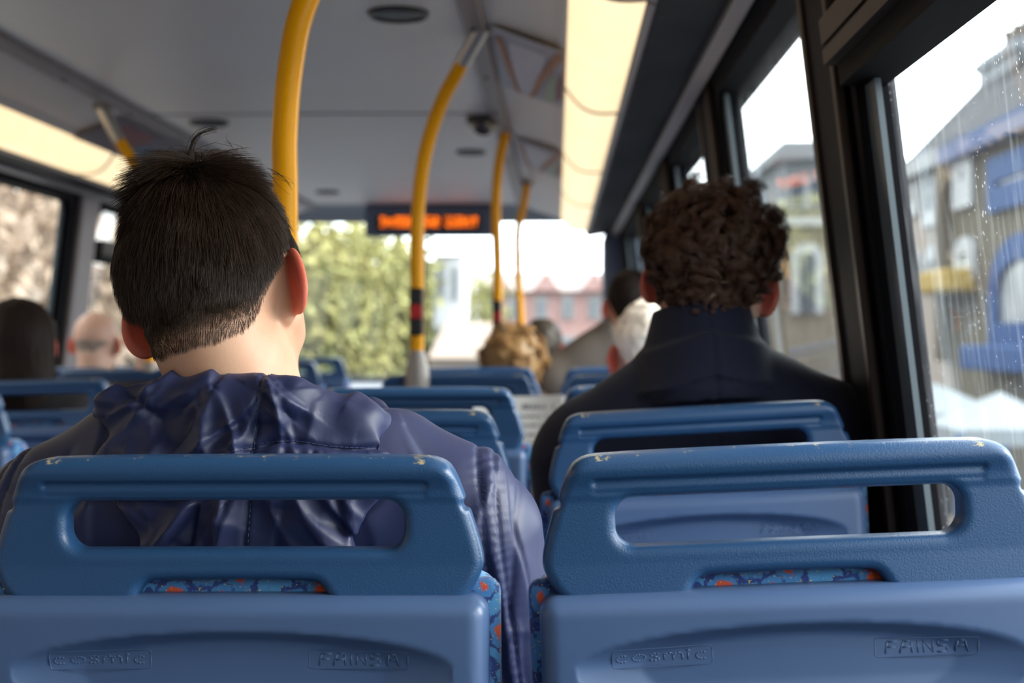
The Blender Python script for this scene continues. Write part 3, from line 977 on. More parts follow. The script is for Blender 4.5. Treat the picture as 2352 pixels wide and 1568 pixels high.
def border(w, h, r):
    pts = rr(-w / 2, w / 2, -h / 2, h / 2, .003, 3)
    mb = MB(); mb.tube([(x, 0, z) for x, z in pts] + [(pts[0][0], 0, pts[0][1])], r, 6)
    return mb
t1 = strokes([[(x - 5.85, z) for x, z in s] for s in W1], .0068, .0030, .00075)
t2 = strokes([[(x - 4.85, z) for x, z in s] for s in W2], .0068, .0048, .00070)
t2b = strokes([[(x - 4.78, z - .18) for x, z in s] for s in W2], .0068, .0048, .00040)
t2.add(t2b.v, t2b.f)
bd = border(.083, .0155, .00045)
text1_me = t1.mesh('raised_lettering'); text1_me.materials.append(M['emboss'])
text2_me = t2.mesh('raised_lettering'); text2_me.materials.append(M['emboss'])
bord_me = bd.mesh('raised_border'); bord_me.materials.append(M['emboss'])
for me in (text1_me, text2_me, bord_me):
    me.polygons.foreach_set('use_smooth', [True] * len(me.polygons))

mb = MB()
mb.box(-.19, .19, .06, .46, -.635, -.600)
pan_me = mb.mesh('seat_pan'); pan_me.materials.append(M['black'])
mb = MB()
mb.tube([(0, .10, -.62), (0, .12, -.80), (0, .12, -.965)], .020, 12)
mb.box(-.03, .03, .06, .22, -.98, -.962)
leg_me = mb.mesh('leg'); leg_me.materials.append(M['base'])

def shell_y(x, z):
    """y of the rear face of the shell at (x, z below the rail top)"""
    ys = np.linspace(-.06, .0, 400)
    d = shell_f((np.full(400, x), ys, np.full(400, z)))
    return float(ys[np.argmax(d < 0)])
def on_shell(me, x0, z0):
    for v in me.vertices:
        x, z = x0 + v.co.x, z0 + v.co.z
        v.co = (x, shell_y(x, z) + v.co.y, z)
    me.update()
    return me
ZT_ = SHB - .0485
logo = [('raised_lettering', on_shell(text1_me, -.112, ZT_ - .0005)), ('raised_lettering', on_shell(text2_me, .104, ZT_)),
        ('raised_border', on_shell(bord_me.copy(), -.112, ZT_)), ('raised_border', on_shell(bord_me.copy(), .104, ZT_))]

def make_seat():
    root = empty('bus_seat', (0, 0, 0))
    T = Vector((0, 0, TOPZ))
    link('grab_handle', handle_me, None, root, T)
    sh = link('back_shell', shell_me, None, root, T)
    for nm, me in logo:
        link(nm, me, None, sh)
    link('backrest_cushion', backcush_me, None, root, T)
    link('seat_cushion', seatcush_me, None, root, T)
    link('seat_pan', pan_me, None, root, T)
    for xx in (-.15, .15):
        link('leg', leg_me, None, root, T + Vector((xx, 0, 0)))
    return root
seat0 = make_seat()
seat_list = []
# column, X centre, row Y, top of rail above/below camera, roll in degrees (right end up), label
RA = [(1.20, -.1005, .35), (1.93, -.0985, .3), (2.68, -.0935, .2), (3.62, -.092, .6), (4.38, -.091, .8), (5.12, -.112, .4), (5.86, -.125, .4), (6.7, -.13, .3)]
RW = [(1.20, -.0905, 2.6), (1.93, -.0925, 3.2), (2.68, -.084, 2.2), (3.50, -.085, 1.8), (4.28, -.083, 1.8), (5.08, -.105, 1.0), (5.86, -.12, .5), (6.7, -.13, .3)]
LA = [(2.88, -.108, 1.0), (3.58, -.106, 1.6), (4.30, -.095, 1.3), (5.05, -.105, .6), (5.82, -.115, .5), (6.70, -.11, .4), (7.55, -.102, .3)]
ordn = ['nearest', 'second', 'third', 'fourth', 'fifth', 'sixth', 'seventh', 'eighth']
for coln, xs, rows in (('RA', -.270, RA), ('RW', .191, RW), ('LA', -1.330, LA), ('LW', -1.79, LA)):
    for i, (Y, dz, roll) in enumerate(rows):
        first = (coln == 'RA' and i == 0)
        o = seat0 if first else copy_tree(seat0)
        xx = xs + ({3: .012, 4: .01}.get(i, 0) if coln == 'RA' else {2: .01, 3: .022, 4: .02}.get(i, 0) if coln == 'RW' else 0)
        o.location = (xx, Y, H + dz - TOPZ)
        # roll about the rail's own top centre
        a = math.radians(roll)
        o.rotation_euler = (0, -a, 0)
        o.location.x += TOPZ * math.sin(a)
        o.location.z += TOPZ * (1 - math.cos(a))
        if coln == 'RA':
            lab = ['blue bus seat nearest the viewer on the left, behind the dark-haired person',
                   'aisle-side blue bus seat partly hidden by the navy rain jacket, second row',
                   'aisle-side blue bus seat directly before the white newspaper, third row',
                   'aisle-side blue bus seat at the grey foot of the bell-push pole',
                   'aisle-side blue bus seat directly behind the blonde curly head',
                   'aisle-side blue seat the blonde curly-haired person sits on', 'aisle-side blue seat just before the person with grey-brown hair', 'front aisle-side blue seat right of the aisle'][i]
            g = 'blue bus seats, aisle column right of the aisle'
        elif coln == 'RW':
            lab = ['blue bus seat nearest the viewer on the right, empty, beside the speckled window',
                   'window-side blue bus seat directly behind the curly-haired person in navy coat',
                   'window-side blue bus seat at the left shoulder of the navy coat, lower rail',
                   'window-side blue bus seat showing just above the third row rail',
                   'window-side blue bus seat behind the person in beige-grey jacket', 'window-side blue bus seat carrying the person in beige-grey jacket', 'window-side blue bus seat near the windscreen', 'front window-side blue seat on the right'][i]
            g = 'blue bus seats, window column on the right'
        elif coln == 'LA':
            lab = ['seat at the left edge of the view, only its patterned cushion corner showing',
                   'dark blue bus seat across the aisle, nearest whole rail left of the navy jacket',
                   'aisle-side blue bus seat across the aisle before the bald head',
                   'aisle-side seat left of the aisle, fourth of its column', 'aisle-side seat left of the aisle, fifth of its column', 'aisle-side seat left of the aisle, second from the windscreen',
                   'dark seat right of the dark-haired head, front of the left aisle column'][i]
            g = 'blue bus seats, aisle column left of the aisle'
        else:
            lab = 'window-side blue bus seat on the far left, %s row from the viewer' % ordn[i]
            g = 'blue bus seats, window column on the left'
        tag(o, lab, 'bus seat', g)
        seat_list.append(o)
# ================================================================== people
# person frame: origin at the base of the neck (C7), x right, y forward, z up
def head_sdf(p, nose=1.0):
    x, y, z = p
    d = ell(p, (0, -.012, .030), (.0765, .096, .087))
    d = smin(d, ell(p, (0, .026, -.028), (.063, .066, .080)), .03)
    d = smin(d, ell(p, (0, .034, -.070), (.053, .052, .042)), .02)
    d = smin(d, cap(p, (0, .074, -.100), (0, .070, -.095), .017), .02)
    ax = np.abs(x)
    q = (ax, y, z)
    d = smin(d, cap(q, (.047, .0, -.072), (.03, .05, -.098), .013), .022)      # jaw line
    d = smin(d, cap(q, (.046, .054, -.028), (.056, .03, -.022), .014), .02)    # cheekbones
    d = smin(d, cap(q, (.012, .085, .022), (.045, .070, .022), .008), .012)    # brow
    d = smax(d, -(np.sqrt((ax - .032) ** 2 + (y - .104) ** 2 + (z - .001) ** 2) - .019), .014)
    d = smin(d, cap(q, (.020, .0795, .001), (.042, .0725, .001), .0098), .005)   # eyelids
    d = smax(d, -cap(q, (.022, .0905, -.0015), (.040, .084, -.0025), .0011), .0012)
    d = smin(d, cap(p, (0, .083, .008), (0, .108 * nose, -.036), .0065, .0105), .010)
    d = smin(d, np.sqrt((ax - .012) ** 2 + (y - .096) ** 2 + (z + .040) ** 2) - .0085, .006)
    d = smin(d, ell(q, (0, .087, -.071), (.024, .011, .0055)), .005)           # lips
    d = smin(d, ell(q, (0, .085, -.081), (.020, .011, .0065)), .005)
    d = smax(d, -cap(q, (0, .0975, -.0755), (.022, .0865, -.0765), .0010), .0015)
    # ears: a tilted shell with a hollow in front
    for s in (1, -1):
        c, sn = math.cos(math.radians(32)), math.sin(math.radians(32))
        ex = (s * x - .0745); ey = y + .004; ez = z + .012
        # local axes: u outward-back along the flap, v normal of the flap, w up (tilted back)
        tz = ez * .97 - ey * .2; ty = ey * .97 + ez * .2
        u = ex * sn * 1.0 + (-ty) * c * 1.0
        v = ex * c - (-ty) * sn
        rad = np.sqrt(((u - .008) / .0175) ** 2 + (tz / (.0315 + .004 * np.tanh(tz * 60))) ** 2)
        flap = (rad - 1) * .0175
        vcen = v - .009 - .10 * np.maximum(u, 0) * 1.6 - 6.0 * np.maximum(u - .004, 0) ** 2
        e = np.sqrt(np.maximum(flap + .003, 0) ** 2 + vcen ** 2) - .0036
        rim = np.sqrt((np.abs(flap + .0028)) ** 2 + (vcen + .0008) ** 2) - .0036
        e = smin(e, rim, .003)
        root = cap((s * x, y, z), (.068, .004, .010), (.066, .008, -.034), .010)
        e = smin(e, root, .010)
        d = smin(d, e, .006)
    return d

def torso_sdf(p, wd=1.0, arms=True, grow=0.0, bulk=1.0, elbow=(.285, .10, -.34), hand=(.13, .34, -.36), sh_drop=-.075):
    x, y, z = p
    ax = np.abs(x)
    q = (ax, y, z)
    d = ell(q, (0, .065, -.24), (.175 * wd, .105 * bulk, .27))
    d = smin(d, ell(q, (0, .055, -.42), (.165 * wd, .115 * bulk, .18)), .06)
    d = smin(d, ell(q, (.075, .02, -.14), (.095 * wd, .055, .11)), .04)               # shoulder blades
    d = smin(d, cap(q, (0, .02, -.03), (.165 * wd, .025, sh_drop), .052, .058), .05)     # shoulder line
    d = smin(d, cap(p, (0, .015, .02), (0, .02, -.08), .050, .066), .03)
    if arms:
        s = (.195 * wd, .03, sh_drop - .025)
        a = cap(q, s, elbow, .058 * bulk, .046)
        d = smin(d, a, .045)
        d = smin(d, cap(q, elbow, hand, .045, .030), .03)
    return d - grow

def legs_sdf(p, grow=0.0, hipz=-.53, kneey=.40, footz=-.98):
    x, y, z = p
    q = (np.abs(x), y, z)
    d = ell(q, (0, .06, hipz + .02), (.17, .13, .10))
    d = smin(d, cap(q, (.09, .08, hipz), (.10, kneey, hipz + .03), .080, .058), .05)
    d = smin(d, cap(q, (.10, kneey, hipz + .03), (.10, kneey + .02, footz + .08), .056, .042), .03)
    return d - grow

def hand_mesh(curl=.6, flip=1, scale=1.0):
    """hand pointing +y, palm down, thumb toward +x*flip; returns verts, quads"""
    def f(p):
        x, y, z = p
        x = x * flip
        d = rbox(p, (0, .045, 0), (.040, .046, .013), .012)
        d = smin(d, cap(p, (0, -.03, 0), (0, .01, 0), .027, .030), .02)
        for k, (fx, L, sp) in enumerate(((.030, .072, .10), (.010, .080, .02), (-.010, .075, -.05), (-.029, .058, -.14))):
            a = (fx, .085, 0); n = 3; seg = L / 3
            ang = 0.15
            px_, py_, pz_ = a
            for j in range(3):
                ang2 = ang + curl * (.35 + .45 * j)
                b = (px_ + sp * seg, py_ + seg * math.cos(ang2), pz_ - seg * math.sin(ang2))
                d = smin(d, cap((x, y, z), (px_, py_, pz_), b, .0088 - .0008 * j, .0082 - .0010 * j), .004)
                px_, py_, pz_ = b
        t0 = (.030, .018, -.004); t1 = (.058, .045, -.014); t2 = (.062, .075, -.022 - .012 * curl); t3 = (.055, .098, -.030 - .018 * curl)
        d = smin(d, cap((x, y, z), t0, t1, .014, .0115), .010)
        d = smin(d, cap((x, y, z), t1, t2, .0112, .0095), .004)
        d = smin(d, cap((x, y, z), t2, t3, .0095, .0078), .004)
        return d
    v, q = sdf_poly(f, (-.085, -.06, -.115), (.085, .20, .04), .0028)
    return v * scale, q

def head_matrix(centre, pitch, roll, yaw):
    """pitch>0 looks down, roll>0 tips the crown to the right, yaw>0 turns to the right (degrees)"""
    return Matrix.Translation(centre) @ Euler((0, 0, -math.radians(yaw)), 'XYZ').to_matrix().to_4x4() @ Euler((0, math.radians(roll), 0), 'XYZ').to_matrix().to_4x4() @ Euler((-math.radians(pitch), 0, 0), 'XYZ').to_matrix().to_4x4()

def strand_mesh(name, curves, radii, sides=3, per=None):
    """curves (n, k, 3) numpy, radii (k,)"""
    n, k, _ = curves.shape
    t = np.gradient(curves, axis=1)
    t /= np.linalg.norm(t, axis=2, keepdims=True) + 1e-12
    ref = rng.normal(size=(n, 1, 3)); ref /= np.linalg.norm(ref, axis=2, keepdims=True)
    a = np.cross(t, np.broadcast_to(ref, t.shape)); a /= np.linalg.norm(a, axis=2, keepdims=True) + 1e-12
    b = np.cross(t, a)
    ang = np.arange(sides) / sides * 2 * math.pi
    per = np.ones(n) if per is None else per
    V = curves[:, :, None, :] + per[:, None, None, None] * radii[None, :, None, None] * (a[:, :, None, :] * np.cos(ang)[None, None, :, None] + b[:, :, None, :] * np.sin(ang)[None, None, :, None])
    idx = np.arange(n * k * sides).reshape(n, k, sides)
    i0 = idx[:, :-1, :]; i1 = idx[:, 1:, :]
    q = np.stack([i0, np.roll(i0, -1, 2), np.roll(i1, -1, 2), i1], -1).reshape(-1, 4)
    return np_mesh(name, V.reshape(-1, 3), q)

ZL = np.array([[0, -.074], [25, -.070], [45, -.058], [58, -.040], [68, -.012], [80, .030], [93, .026], [98, -.012], [104, .004], [112, .040], [128, .066], [150, .082], [180, .088]])
def hairline(p, zl=ZL):
    """>0 inside the haired region (metres above the hairline); head frame"""
    a = np.degrees(np.arctan2(np.abs(p[0]), -p[1] - .0))
    return p[2] - np.interp(a, zl[:, 0], zl[:, 1])

def eye_brow_parts(root, HM, dark, iris=(.10, .06, .03)):
    for s in (1, -1):
        v, q = sdf_poly(lambda p: np.minimum(cap((s * p[0], p[1], p[2]), (.014, .0945, .021), (.030, .0905, .0265), .0028, .0026), cap((s * p[0], p[1], p[2]), (.030, .0905, .0265), (.050, .070, .021), .0026, .0016)) , (-.06, .05, .005), (.06, .11, .04), .0018)
        M4 = np.array(HM)
        me = np_mesh('eyebrow', v @ M4[:3, :3].T + M4[:3, 3], q)
        link('eyebrow', me, dark, root)
    v, q = sdf_poly(lambda p: ell((np.abs(p[0]), p[1], p[2]), (0, .0885, -.076), (.021, .0108, .0105)), (-.03, .06, -.095), (.03, .11, -.06), .0016)
    M4 = np.array(HM)
    # keep only the front skin of the lips, pushed out a hair
    me = np_mesh('lips', v @ M4[:3, :3].T + M4[:3, 3], q)
    link('lips', me, M['lips'], root)

M['lips'] = pbr('lip_skin', (.50, .20, .17), .45, sss=.1)
M['shoe'] = pbr('black_shoe_leather', (.015, .014, .013), .4)

def person(label, C7, HC, pitch, roll, yaw, skin, wd=1.0, bulk=1.0, vox=.0024, cvox=.0045, coat=None, coatname='jacket', coat_grow=.014, trouser=None, hair=None, neck=True,
           coat_disp=None, elbow=(.25, .10, -.34), hand=(.12, .34, -.36), lower=True, extra_coat=None, hand_curl=.6, hand_dir=(-.5, .85, -.15), sh_drop=-.075, coat_top=.045):
    """C7: world point of the neck base. HC: head centre in the person frame."""
    HMx = head_matrix(Vector(HC), pitch, roll, yaw)
    inv = HMx.inverted()
    hc = Vector(HC)
    nb = HMx @ Vector((0, -.028, -.055))
    def fb(p):
        d = head_sdf(lin(inv, p))
        d = smin(d, cap(p, tuple(nb), (0, .01, -.03), .054, .060), .022)
        d = smin(d, cap(p, tuple(HMx @ Vector((0, .0, -.07))), (0, .05, -.05), .040, .05), .022)
        d = smin(d, smax(torso_sdf(p, wd, arms=False, grow=-.012, bulk=bulk, sh_drop=sh_drop), p[2] + .055, .02), .03)
        return d
    lo = (-.24, -.16, -.20); hi = (.24, .24, hc.z + .15)
    v1, q1 = sdf_poly(fb, (min(-.13, hc.x - .13), min(-.10, hc.y - .14), -.12), (max(.13, hc.x + .13), hc.y + .15, hc.z + .15), vox)
    # lower body, arms and legs under the clothes: one continuous skin
    def fl(p):
        d = torso_sdf(p, wd, arms=True, grow=-.012, bulk=bulk, elbow=elbow, hand=hand, sh_drop=sh_drop)
        if lower: d = smin(d, legs_sdf(p, -.014), .04)
        return smax(d, p[2] + .10, .002)
    v2, q2 = sdf_poly(fl, (-.36, -.12, -1.0), (.36, .56, -.06), .012)
    vs_, qs_ = [v1, v2], [q1, q2 + len(v1)]
    n = len(v1) + len(v2)
    for s in (1, -1):
        hv, hq = hand_mesh(hand_curl, -s)
        d = Vector((hand_dir[0] * s, hand_dir[1], hand_dir[2])).normalized()
        z = Vector((0, 0, 1)); xax = d.cross(z).normalized(); zax = xax.cross(d)
        R = np.array(Matrix((xax, d, zax)).transposed())
        hv = hv @ R.T + np.array((hand[0] * s, hand[1], hand[2]))
        vs_.append(hv); qs_.append(hq + n); n += len(hv)
    v = np.concatenate(vs_); q = np.concatenate(qs_)
    me = np_mesh('person', v, q)
    me.materials.append(skin)
    # tint: redder ears, blood colour plus the backlit glow put into the colour
    M4 = np.array(inv)
    hv = v @ M4[:3, :3].T + M4[:3, 3]
    ear = np.clip((np.abs(hv[:, 0]) - .074) / .008, 0, 1) * np.clip(1 - np.abs(hv[:, 2] + .012) / .05, 0, 1) ** .3 * (np.abs(hv[:, 1] + .01) < .05)
    at = me.attributes.new('tint', 'FLOAT', 'POINT'); at.data.foreach_set('value', np.asarray(np.nan_to_num(ear) * .9, np.float32))
    root = link('person', me)
    root.location = C7
    tag(root, label, 'person')
    # coat
    if coat is not None:
        el2 = elbow; hd2 = tuple(elbow[i] + (hand[i] - elbow[i]) * .93 for i in range(3))
        def fc(p):
            d = torso_sdf(p, wd, arms=True, grow=coat_grow, bulk=bulk, elbow=el2, hand=hd2, sh_drop=sh_drop)
            # neck opening
            d = smax(d, -cap(p, (0, .02, -.005), (nb.x * 1.2, nb.y * 1.2, nb.z * 1.2 + .05), .066, .075), .006)
            d = smax(d, p[2] - coat_top, .01)
            if extra_coat is not None: d = extra_coat(p, d)
            return smax(d, -(p[2] + .60), .02)
        cj = sdf_obj(coatname, fc, (-.37, -.16, -.62), (.37, .50, .13), cvox, coat, root, disp=coat_disp)
    if lower and trouser is not None:
        sdf_obj('trousers', lambda p: legs_sdf(p, .004, footz=-.95), (-.3, -.1, -1.0), (.3, .56, -.38), .011, trouser, root)
        for s in (1, -1):
            sdf_obj('shoe', lambda p: smax(smin(ell(p, (s * .10, .54, -.985), (.047, .13, .05)), ell(p, (s * .10, .47, -.95), (.045, .055, .06)), .02), -(p[2] + 1.010), .004), (s * .10 - .07, .38, -1.03), (s * .10 + .07, .69, -.86), .008, M['shoe'], root)
    return root, HMx, (v1, q1, fb)

def scalp_roots(vq, HMx, n, zl=ZL, minfade=0.0, box=None):
    """random points of the scalp skin: positions, normals (person frame) and head-frame positions"""
    v, q = vq[:2]
    nrm = vnormals(v, q)
    M4 = np.array(HMx.inverted())
    c = v[q].mean(1)
    hc = c @ M4[:3, :3].T + M4[:3, 3]
    a = np.linalg.norm(np.cross(v[q[:, 2]] - v[q[:, 0]], v[q[:, 3]] - v[q[:, 1]]), axis=1)
    h = hairline(hc.T, zl)
    earz = (np.abs(hc[:, 0]) > .0765) & (hc[:, 2] < .03)
    ok = (h > minfade) & (~earz)
    a = a * ok * np.clip(1.7 - h / .04, 1, 1.7)
    pr = a / a.sum()
    i = rng.choice(len(q), n, p=pr)
    u = rng.random((n, 4)); u /= u.sum(1, keepdims=True)
    pos = (v[q[i]] * u[:, :, None]).sum(1)
    nn = (nrm[q[i]] * u[:, :, None]).sum(1); nn /= np.linalg.norm(nn, axis=1, keepdims=True)
    hp = pos @ M4[:3, :3].T + M4[:3, 3]
    return pos, nn, hp, hairline(hp.T, zl)

def hair_cap(name, root, HMx, fb, mat, thick, zl=ZL, vox=.003, disp=None, grow=None, edge=.045):
    """closed volume of hair over the skull, thickness given at full length, fading to the hairline"""
    inv = HMx.inverted()
    def f(p):
        h = lin(inv, p)
        base = fb(p)
        hl = hairline(h, zl)
        t = thick * np.clip(hl / edge, 0, 1) ** .8 - .0022
        if grow is not None: t = t + grow(h)
        return np.maximum(base - t, -hl)
    c = HMx.translation
    return sdf_obj(name, f, (c.x - .17, c.y - .17, c.z - .16), (c.x + .17, c.y + .17, c.z + .17), vox, mat, root, disp=disp)

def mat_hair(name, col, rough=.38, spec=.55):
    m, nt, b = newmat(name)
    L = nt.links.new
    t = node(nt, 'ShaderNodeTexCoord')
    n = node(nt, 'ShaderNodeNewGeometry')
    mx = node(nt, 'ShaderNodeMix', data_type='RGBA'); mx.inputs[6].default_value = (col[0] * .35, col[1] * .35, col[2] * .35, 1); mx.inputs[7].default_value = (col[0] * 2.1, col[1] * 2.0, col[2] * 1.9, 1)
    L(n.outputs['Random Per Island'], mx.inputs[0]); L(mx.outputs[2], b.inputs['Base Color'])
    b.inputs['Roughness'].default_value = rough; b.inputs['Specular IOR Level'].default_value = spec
    return m

M['skin1'] = mat_skin('fair_skin', (.60, .355, .235))
M['skin2'] = mat_skin('fair_pink_skin', (.70, .44, .33))
M['skin3'] = mat_skin('brown_skin', (.16, .075, .045))
M['hair1'] = mat_hair('dark_brown_hair', (.030, .016, .010), .42, .4)
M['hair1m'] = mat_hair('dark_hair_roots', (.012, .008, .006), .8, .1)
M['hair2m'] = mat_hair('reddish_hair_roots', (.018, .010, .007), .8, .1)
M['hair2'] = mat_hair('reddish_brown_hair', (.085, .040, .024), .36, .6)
M['blond'] = mat_hair('blonde_hair', (.42, .25, .10), .5)
M['white_hair'] = mat_hair('white_hair', (.62, .58, .52), .6)
M['greyhair'] = mat_hair('grey_brown_hair', (.06, .045, .035), .5)
M['blackhair'] = mat_hair('near_black_hair', (.010, .006, .005), .6, .15)
M['nylon'] = mat_nylon('navy_nylon', (.015, .021, .070))
M['wool'] = pbr('navy_wool', (.008, .010, .026), .8, spec=.2, bump=(600, .4, .001, 'noise'), sheen=.12)
M['beige'] = pbr('beige_grey_cloth', (.15, .125, .105), .8, bump=(300, .3, .001, 'noise'))
M['jeans'] = pbr('dark_denim', (.02, .028, .06), .8)
M['thread'] = pbr('navy_thread', (.02, .03, .10), .6)

def nz(v, s, seed=0, ox=0):
    return vnoise(v[:, 0] * s + ox + 50, v[:, 1] * s + 50, v[:, 2] * s + 50, seed)
def ridged(v, s, seed, warp=.5, stretch=(1, 1, 1)):
    a = nz(v, s * .7, seed + 11) - .5; b = nz(v, s * .7, seed + 12) - .5
    w_ = np.stack([v[:, 0] * stretch[0] + a * warp / s * 2, v[:, 1] * stretch[1] + b * warp / s * 2, v[:, 2] * stretch[2] - a * warp / s * 2], 1)
    n = nz(w_, s, seed)
    return 1 - np.abs(2 * n - 1) * 1.8

# ------------------------------------------------------------------ the dark-haired person in the navy rain jacket
C7a = P(575, 905, 1.375)
HCa = (P(486, 585, 1.40) - C7a)
HCa = Vector((HCa.x + .004, .045, HCa.z - .044))

def creases(u, w_, segs):
    """cloth folds: each seg = (x0, z0, x1, z1, amp, wide, sharp); sharp on one side, soft on the other"""
    d = np.zeros_like(u)
    for x0, z0, x1, z1, amp, wa, wb in segs:
        ex, ez = x1 - x0, z1 - z0
        L2 = ex * ex + ez * ez
        t = ((u - x0) * ex + (w_ - z0) * ez) / L2
        tt = np.clip(t, 0, 1)
        dx = u - x0 - ex * tt; dz = w_ - z0 - ez * tt
        side = dx * -ez + dz * ex
        dist = np.sqrt(dx * dx + dz * dz)
        width = np.where(side > 0, wa, wb)
        d += amp * np.exp(-(dist / width) ** 1.5) * (.35 + .65 * np.sin(math.pi * np.clip(tt * .9 + .05, 0, 1)))
    return d
def rand_creases(n, box, lens, ang, amp, seed, aspread=.4, center=None):
    r = random.Random(seed); out = []
    for _ in range(n):
        x = r.uniform(box[0], box[1]); z = r.uniform(box[2], box[3]); L = r.uniform(*lens)
        a = ang if center is None else math.atan2(z - center[1], x - center[0])
        a += r.gauss(0, aspread)
        w1 = r.uniform(.006, .016); w2 = r.uniform(.0022, .005)
        if r.random() < .5: w1, w2 = w2, w1
        out.append((x - math.cos(a) * L / 2, z - math.sin(a) * L / 2, x + math.cos(a) * L / 2, z + math.sin(a) * L / 2, r.uniform(.5, 1.1) * amp * (1 if r.random() < .75 else -1), w1, w2))
    return out
CR_back = rand_creases(26, (-.20, .22, -.40, -.06), (.08, .22), -.5, .0042, 5, .7)
CR_sleeve = rand_creases(16, (.20, .32, -.42, -.12), (.12, .26), -1.35, .0042, 9, .22) + rand_creases(10, (-.32, -.20, -.42, -.12), (.10, .22), -1.8, .004, 10, .25)
def nyl_disp(v, n):
    u = v[:, 0] + .012 * (nz(v, 14, 2) - .5) * 2; w_ = v[:, 2] + .012 * (nz(v, 14, 4) - .5) * 2
    d = creases(u, w_, CR_back + CR_sleeve) + .010 * (nz(v, 8, 6) - .5)
    for s in (1, -1):
        sd = s * v[:, 0] - (.236 - .12 * (v[:, 2] + .10))
        m = np.exp(-(sd / .016) ** 2)
        d = d + m * .0008 * np.sin(v[:, 2] * 700 + 5 * nz(v, 60)) * nz(v, 30, 7)
        d = d - .0020 * np.exp(-((sd + .007) / .0022) ** 2) - .0020 * np.exp(-((sd - .007) / .0022) ** 2) + .0012 * np.exp(-(sd / .005) ** 2)
    return d - .004

manA, HMa, vqa = person('person with short dark brown hair in a hooded navy rain jacket, nearest the viewer', C7a, HCa, 24, -15, 13, M['skin1'], wd=1.06, bulk=1.03, vox=.0020, cvox=.0030,
    coat=M['nylon'], coat_grow=.020, trouser=M['jeans'], coat_disp=nyl_disp, elbow=(.262, .09, -.37), hand=(.10, .33, -.35), sh_drop=-.118, coat_top=-.012)
jacketA = [c for c in children_of(manA) if c.name.startswith('jacket')][0]
eye_brow_parts(manA, HMa, M['hair1'])

# the hood, thrown back: gathered collar roll round the neck and a loose pouch on the back
HZ = -.016
def band_z(x):
    return HZ - .050 + .14 * x - .5 * x * x + .006 * np.sin(x * 40)
def hood_f(p):
    x, y, z = p
    z = z - HZ
    p = (x, y, z)
    xs = x + .02
    # fat rolled edge behind the neck, running forward over both shoulders
    ch = [(-.105, .085, .012, .018), (-.150, .030, -.014, .022), (-.110, -.030, .004, .027), (-.03, -.058, .012, .029), (.050, -.055, .010, .029), (.105, -.035, -.012, .028), (.142, .010, -.030, .022), (.110, .080, -.004, .018)]
    d = None
    for a, b in zip(ch[:-1], ch[1:]):
        c = cap(p, a[:3], b[:3], a[3], b[3])
        d = c if d is None else smin(d, c, .012)
    d = smin(d, ell(p, (0, -.052, -.040), (.135, .040, .034)), .018)
    # hanging pouch, pointed at the bottom
    w_ = np.clip((z + .25) / .20, 0.12, 1)
    pouch = ell((x - .01, y, z), (0, -.056, -.110), (.158, .028, .145))
    pouch = smax(pouch, (np.abs(x - .01) - .150 * w_), .008)
    d = smin(d, pouch, .010)
    # fold creases: under the collar roll, and the drawcord channel across
    c1 = np.sqrt((y + .092) ** 2 + (z + .058 - .20 * x + .9 * x * x) ** 2) - .012
    d = smax(d, -c1, .008)
    # neck hollow
    d = smax(d, -cap(p, (-.008, .040, -.05), (-.02, .055, .10), .068, .074), .006)
    return d
CR_hood = (rand_creases(22, (-.17, .17, -.045, .02), (.04, .10), 0, .0075, 14, .5, center=(.02, .09))
           + rand_creases(20, (-.16, .16, -.22, -.07), (.07, .17), 0, .0080, 16, .35, center=(.02, .02))
           + rand_creases(14, (-.12, .14, -.10, -.05), (.03, .07), 1.2, .0040, 18, .6) + rand_creases(34, (-.16, .16, -.20, .02), (.02, .06), .4, .0040, 19, .9) + rand_creases(40, (-.17, .17, -.22, .02), (.015, .045), 1.2, .0030, 23, 1.2))
def hood_disp(v, n):
    x, z = v[:, 0], v[:, 2]
    u = x + .016 * (nz(v, 16, 2) - .5); w_ = z + .016 * (nz(v, 16, 4) - .5)
    d = creases(u, w_, CR_hood) + .012 * (nz(v, 13, 6) - .5) + .003 * (nz(v, 45, 8) - .5)
    back = (v[:, 1] < .02)
    bc = band_z(x)
    band = np.exp(-((z - bc) / .013) ** 4) * back
    d = d * (1 - .35 * band) + band * (.0042 + .0016 * np.sin(x * 420 + 7 * nz(v, 60)) * nz(v, 40, 3) + .0012 * np.sin(x * 190 + 4 * nz(v, 30)))
    for o in (-.016, .016):
        d = d - .0045 * np.exp(-((z - bc - o) / .0030) ** 2) * back
    d = d - .0030 * np.exp(-((x - .022 - .1 * (z + .03)) / .0026) ** 2) * back
    return d - .004
hood = sdf_obj('hood', hood_f, (-.25, -.14, -.33), (.24, .15, .06), .0021, M['nylon'], jacketA, disp=hood_disp)

# stitched seam threads lying on the hood and sleeve
def stitch(parent, surf_me, path, name='seam_stitching', r=.0006, step=.0045):
    from mathutils.bvhtree import BVHTree
    bv = BVHTree.FromPolygons([v.co for v in surf_me.vertices], [tuple(p.vertices) for p in surf_me.polygons])
    mb = MB()
    last = None
    pts = []
    for p in smooth_pts(path, 30):
        h, n, i, dd = bv.ray_cast(Vector((p.x, -.30, p.z)), Vector((0, 1, 0)))
        if h is None: continue
        pts.append(h + n * .0004)
    k = 0; acc = 0
    for a, b in zip(pts[:-1], pts[1:]):
        if (b - a).length > .012: continue
        acc += (b - a).length
        if acc > step:
            acc = 0
            continue
        mb.tube([a, b], r, 5)
    if mb.v: return mb.build(name, M['thread'], parent, smooth=False)
hx = lambda x, o: (x, 0, float(band_z(x)) + o)
stitch(hood, hood.data, [hx(-.15 + .03 * k, .015) for k in range(10)])
stitch(hood, hood.data, [hx(-.15 + .03 * k, -.015) for k in range(10)])
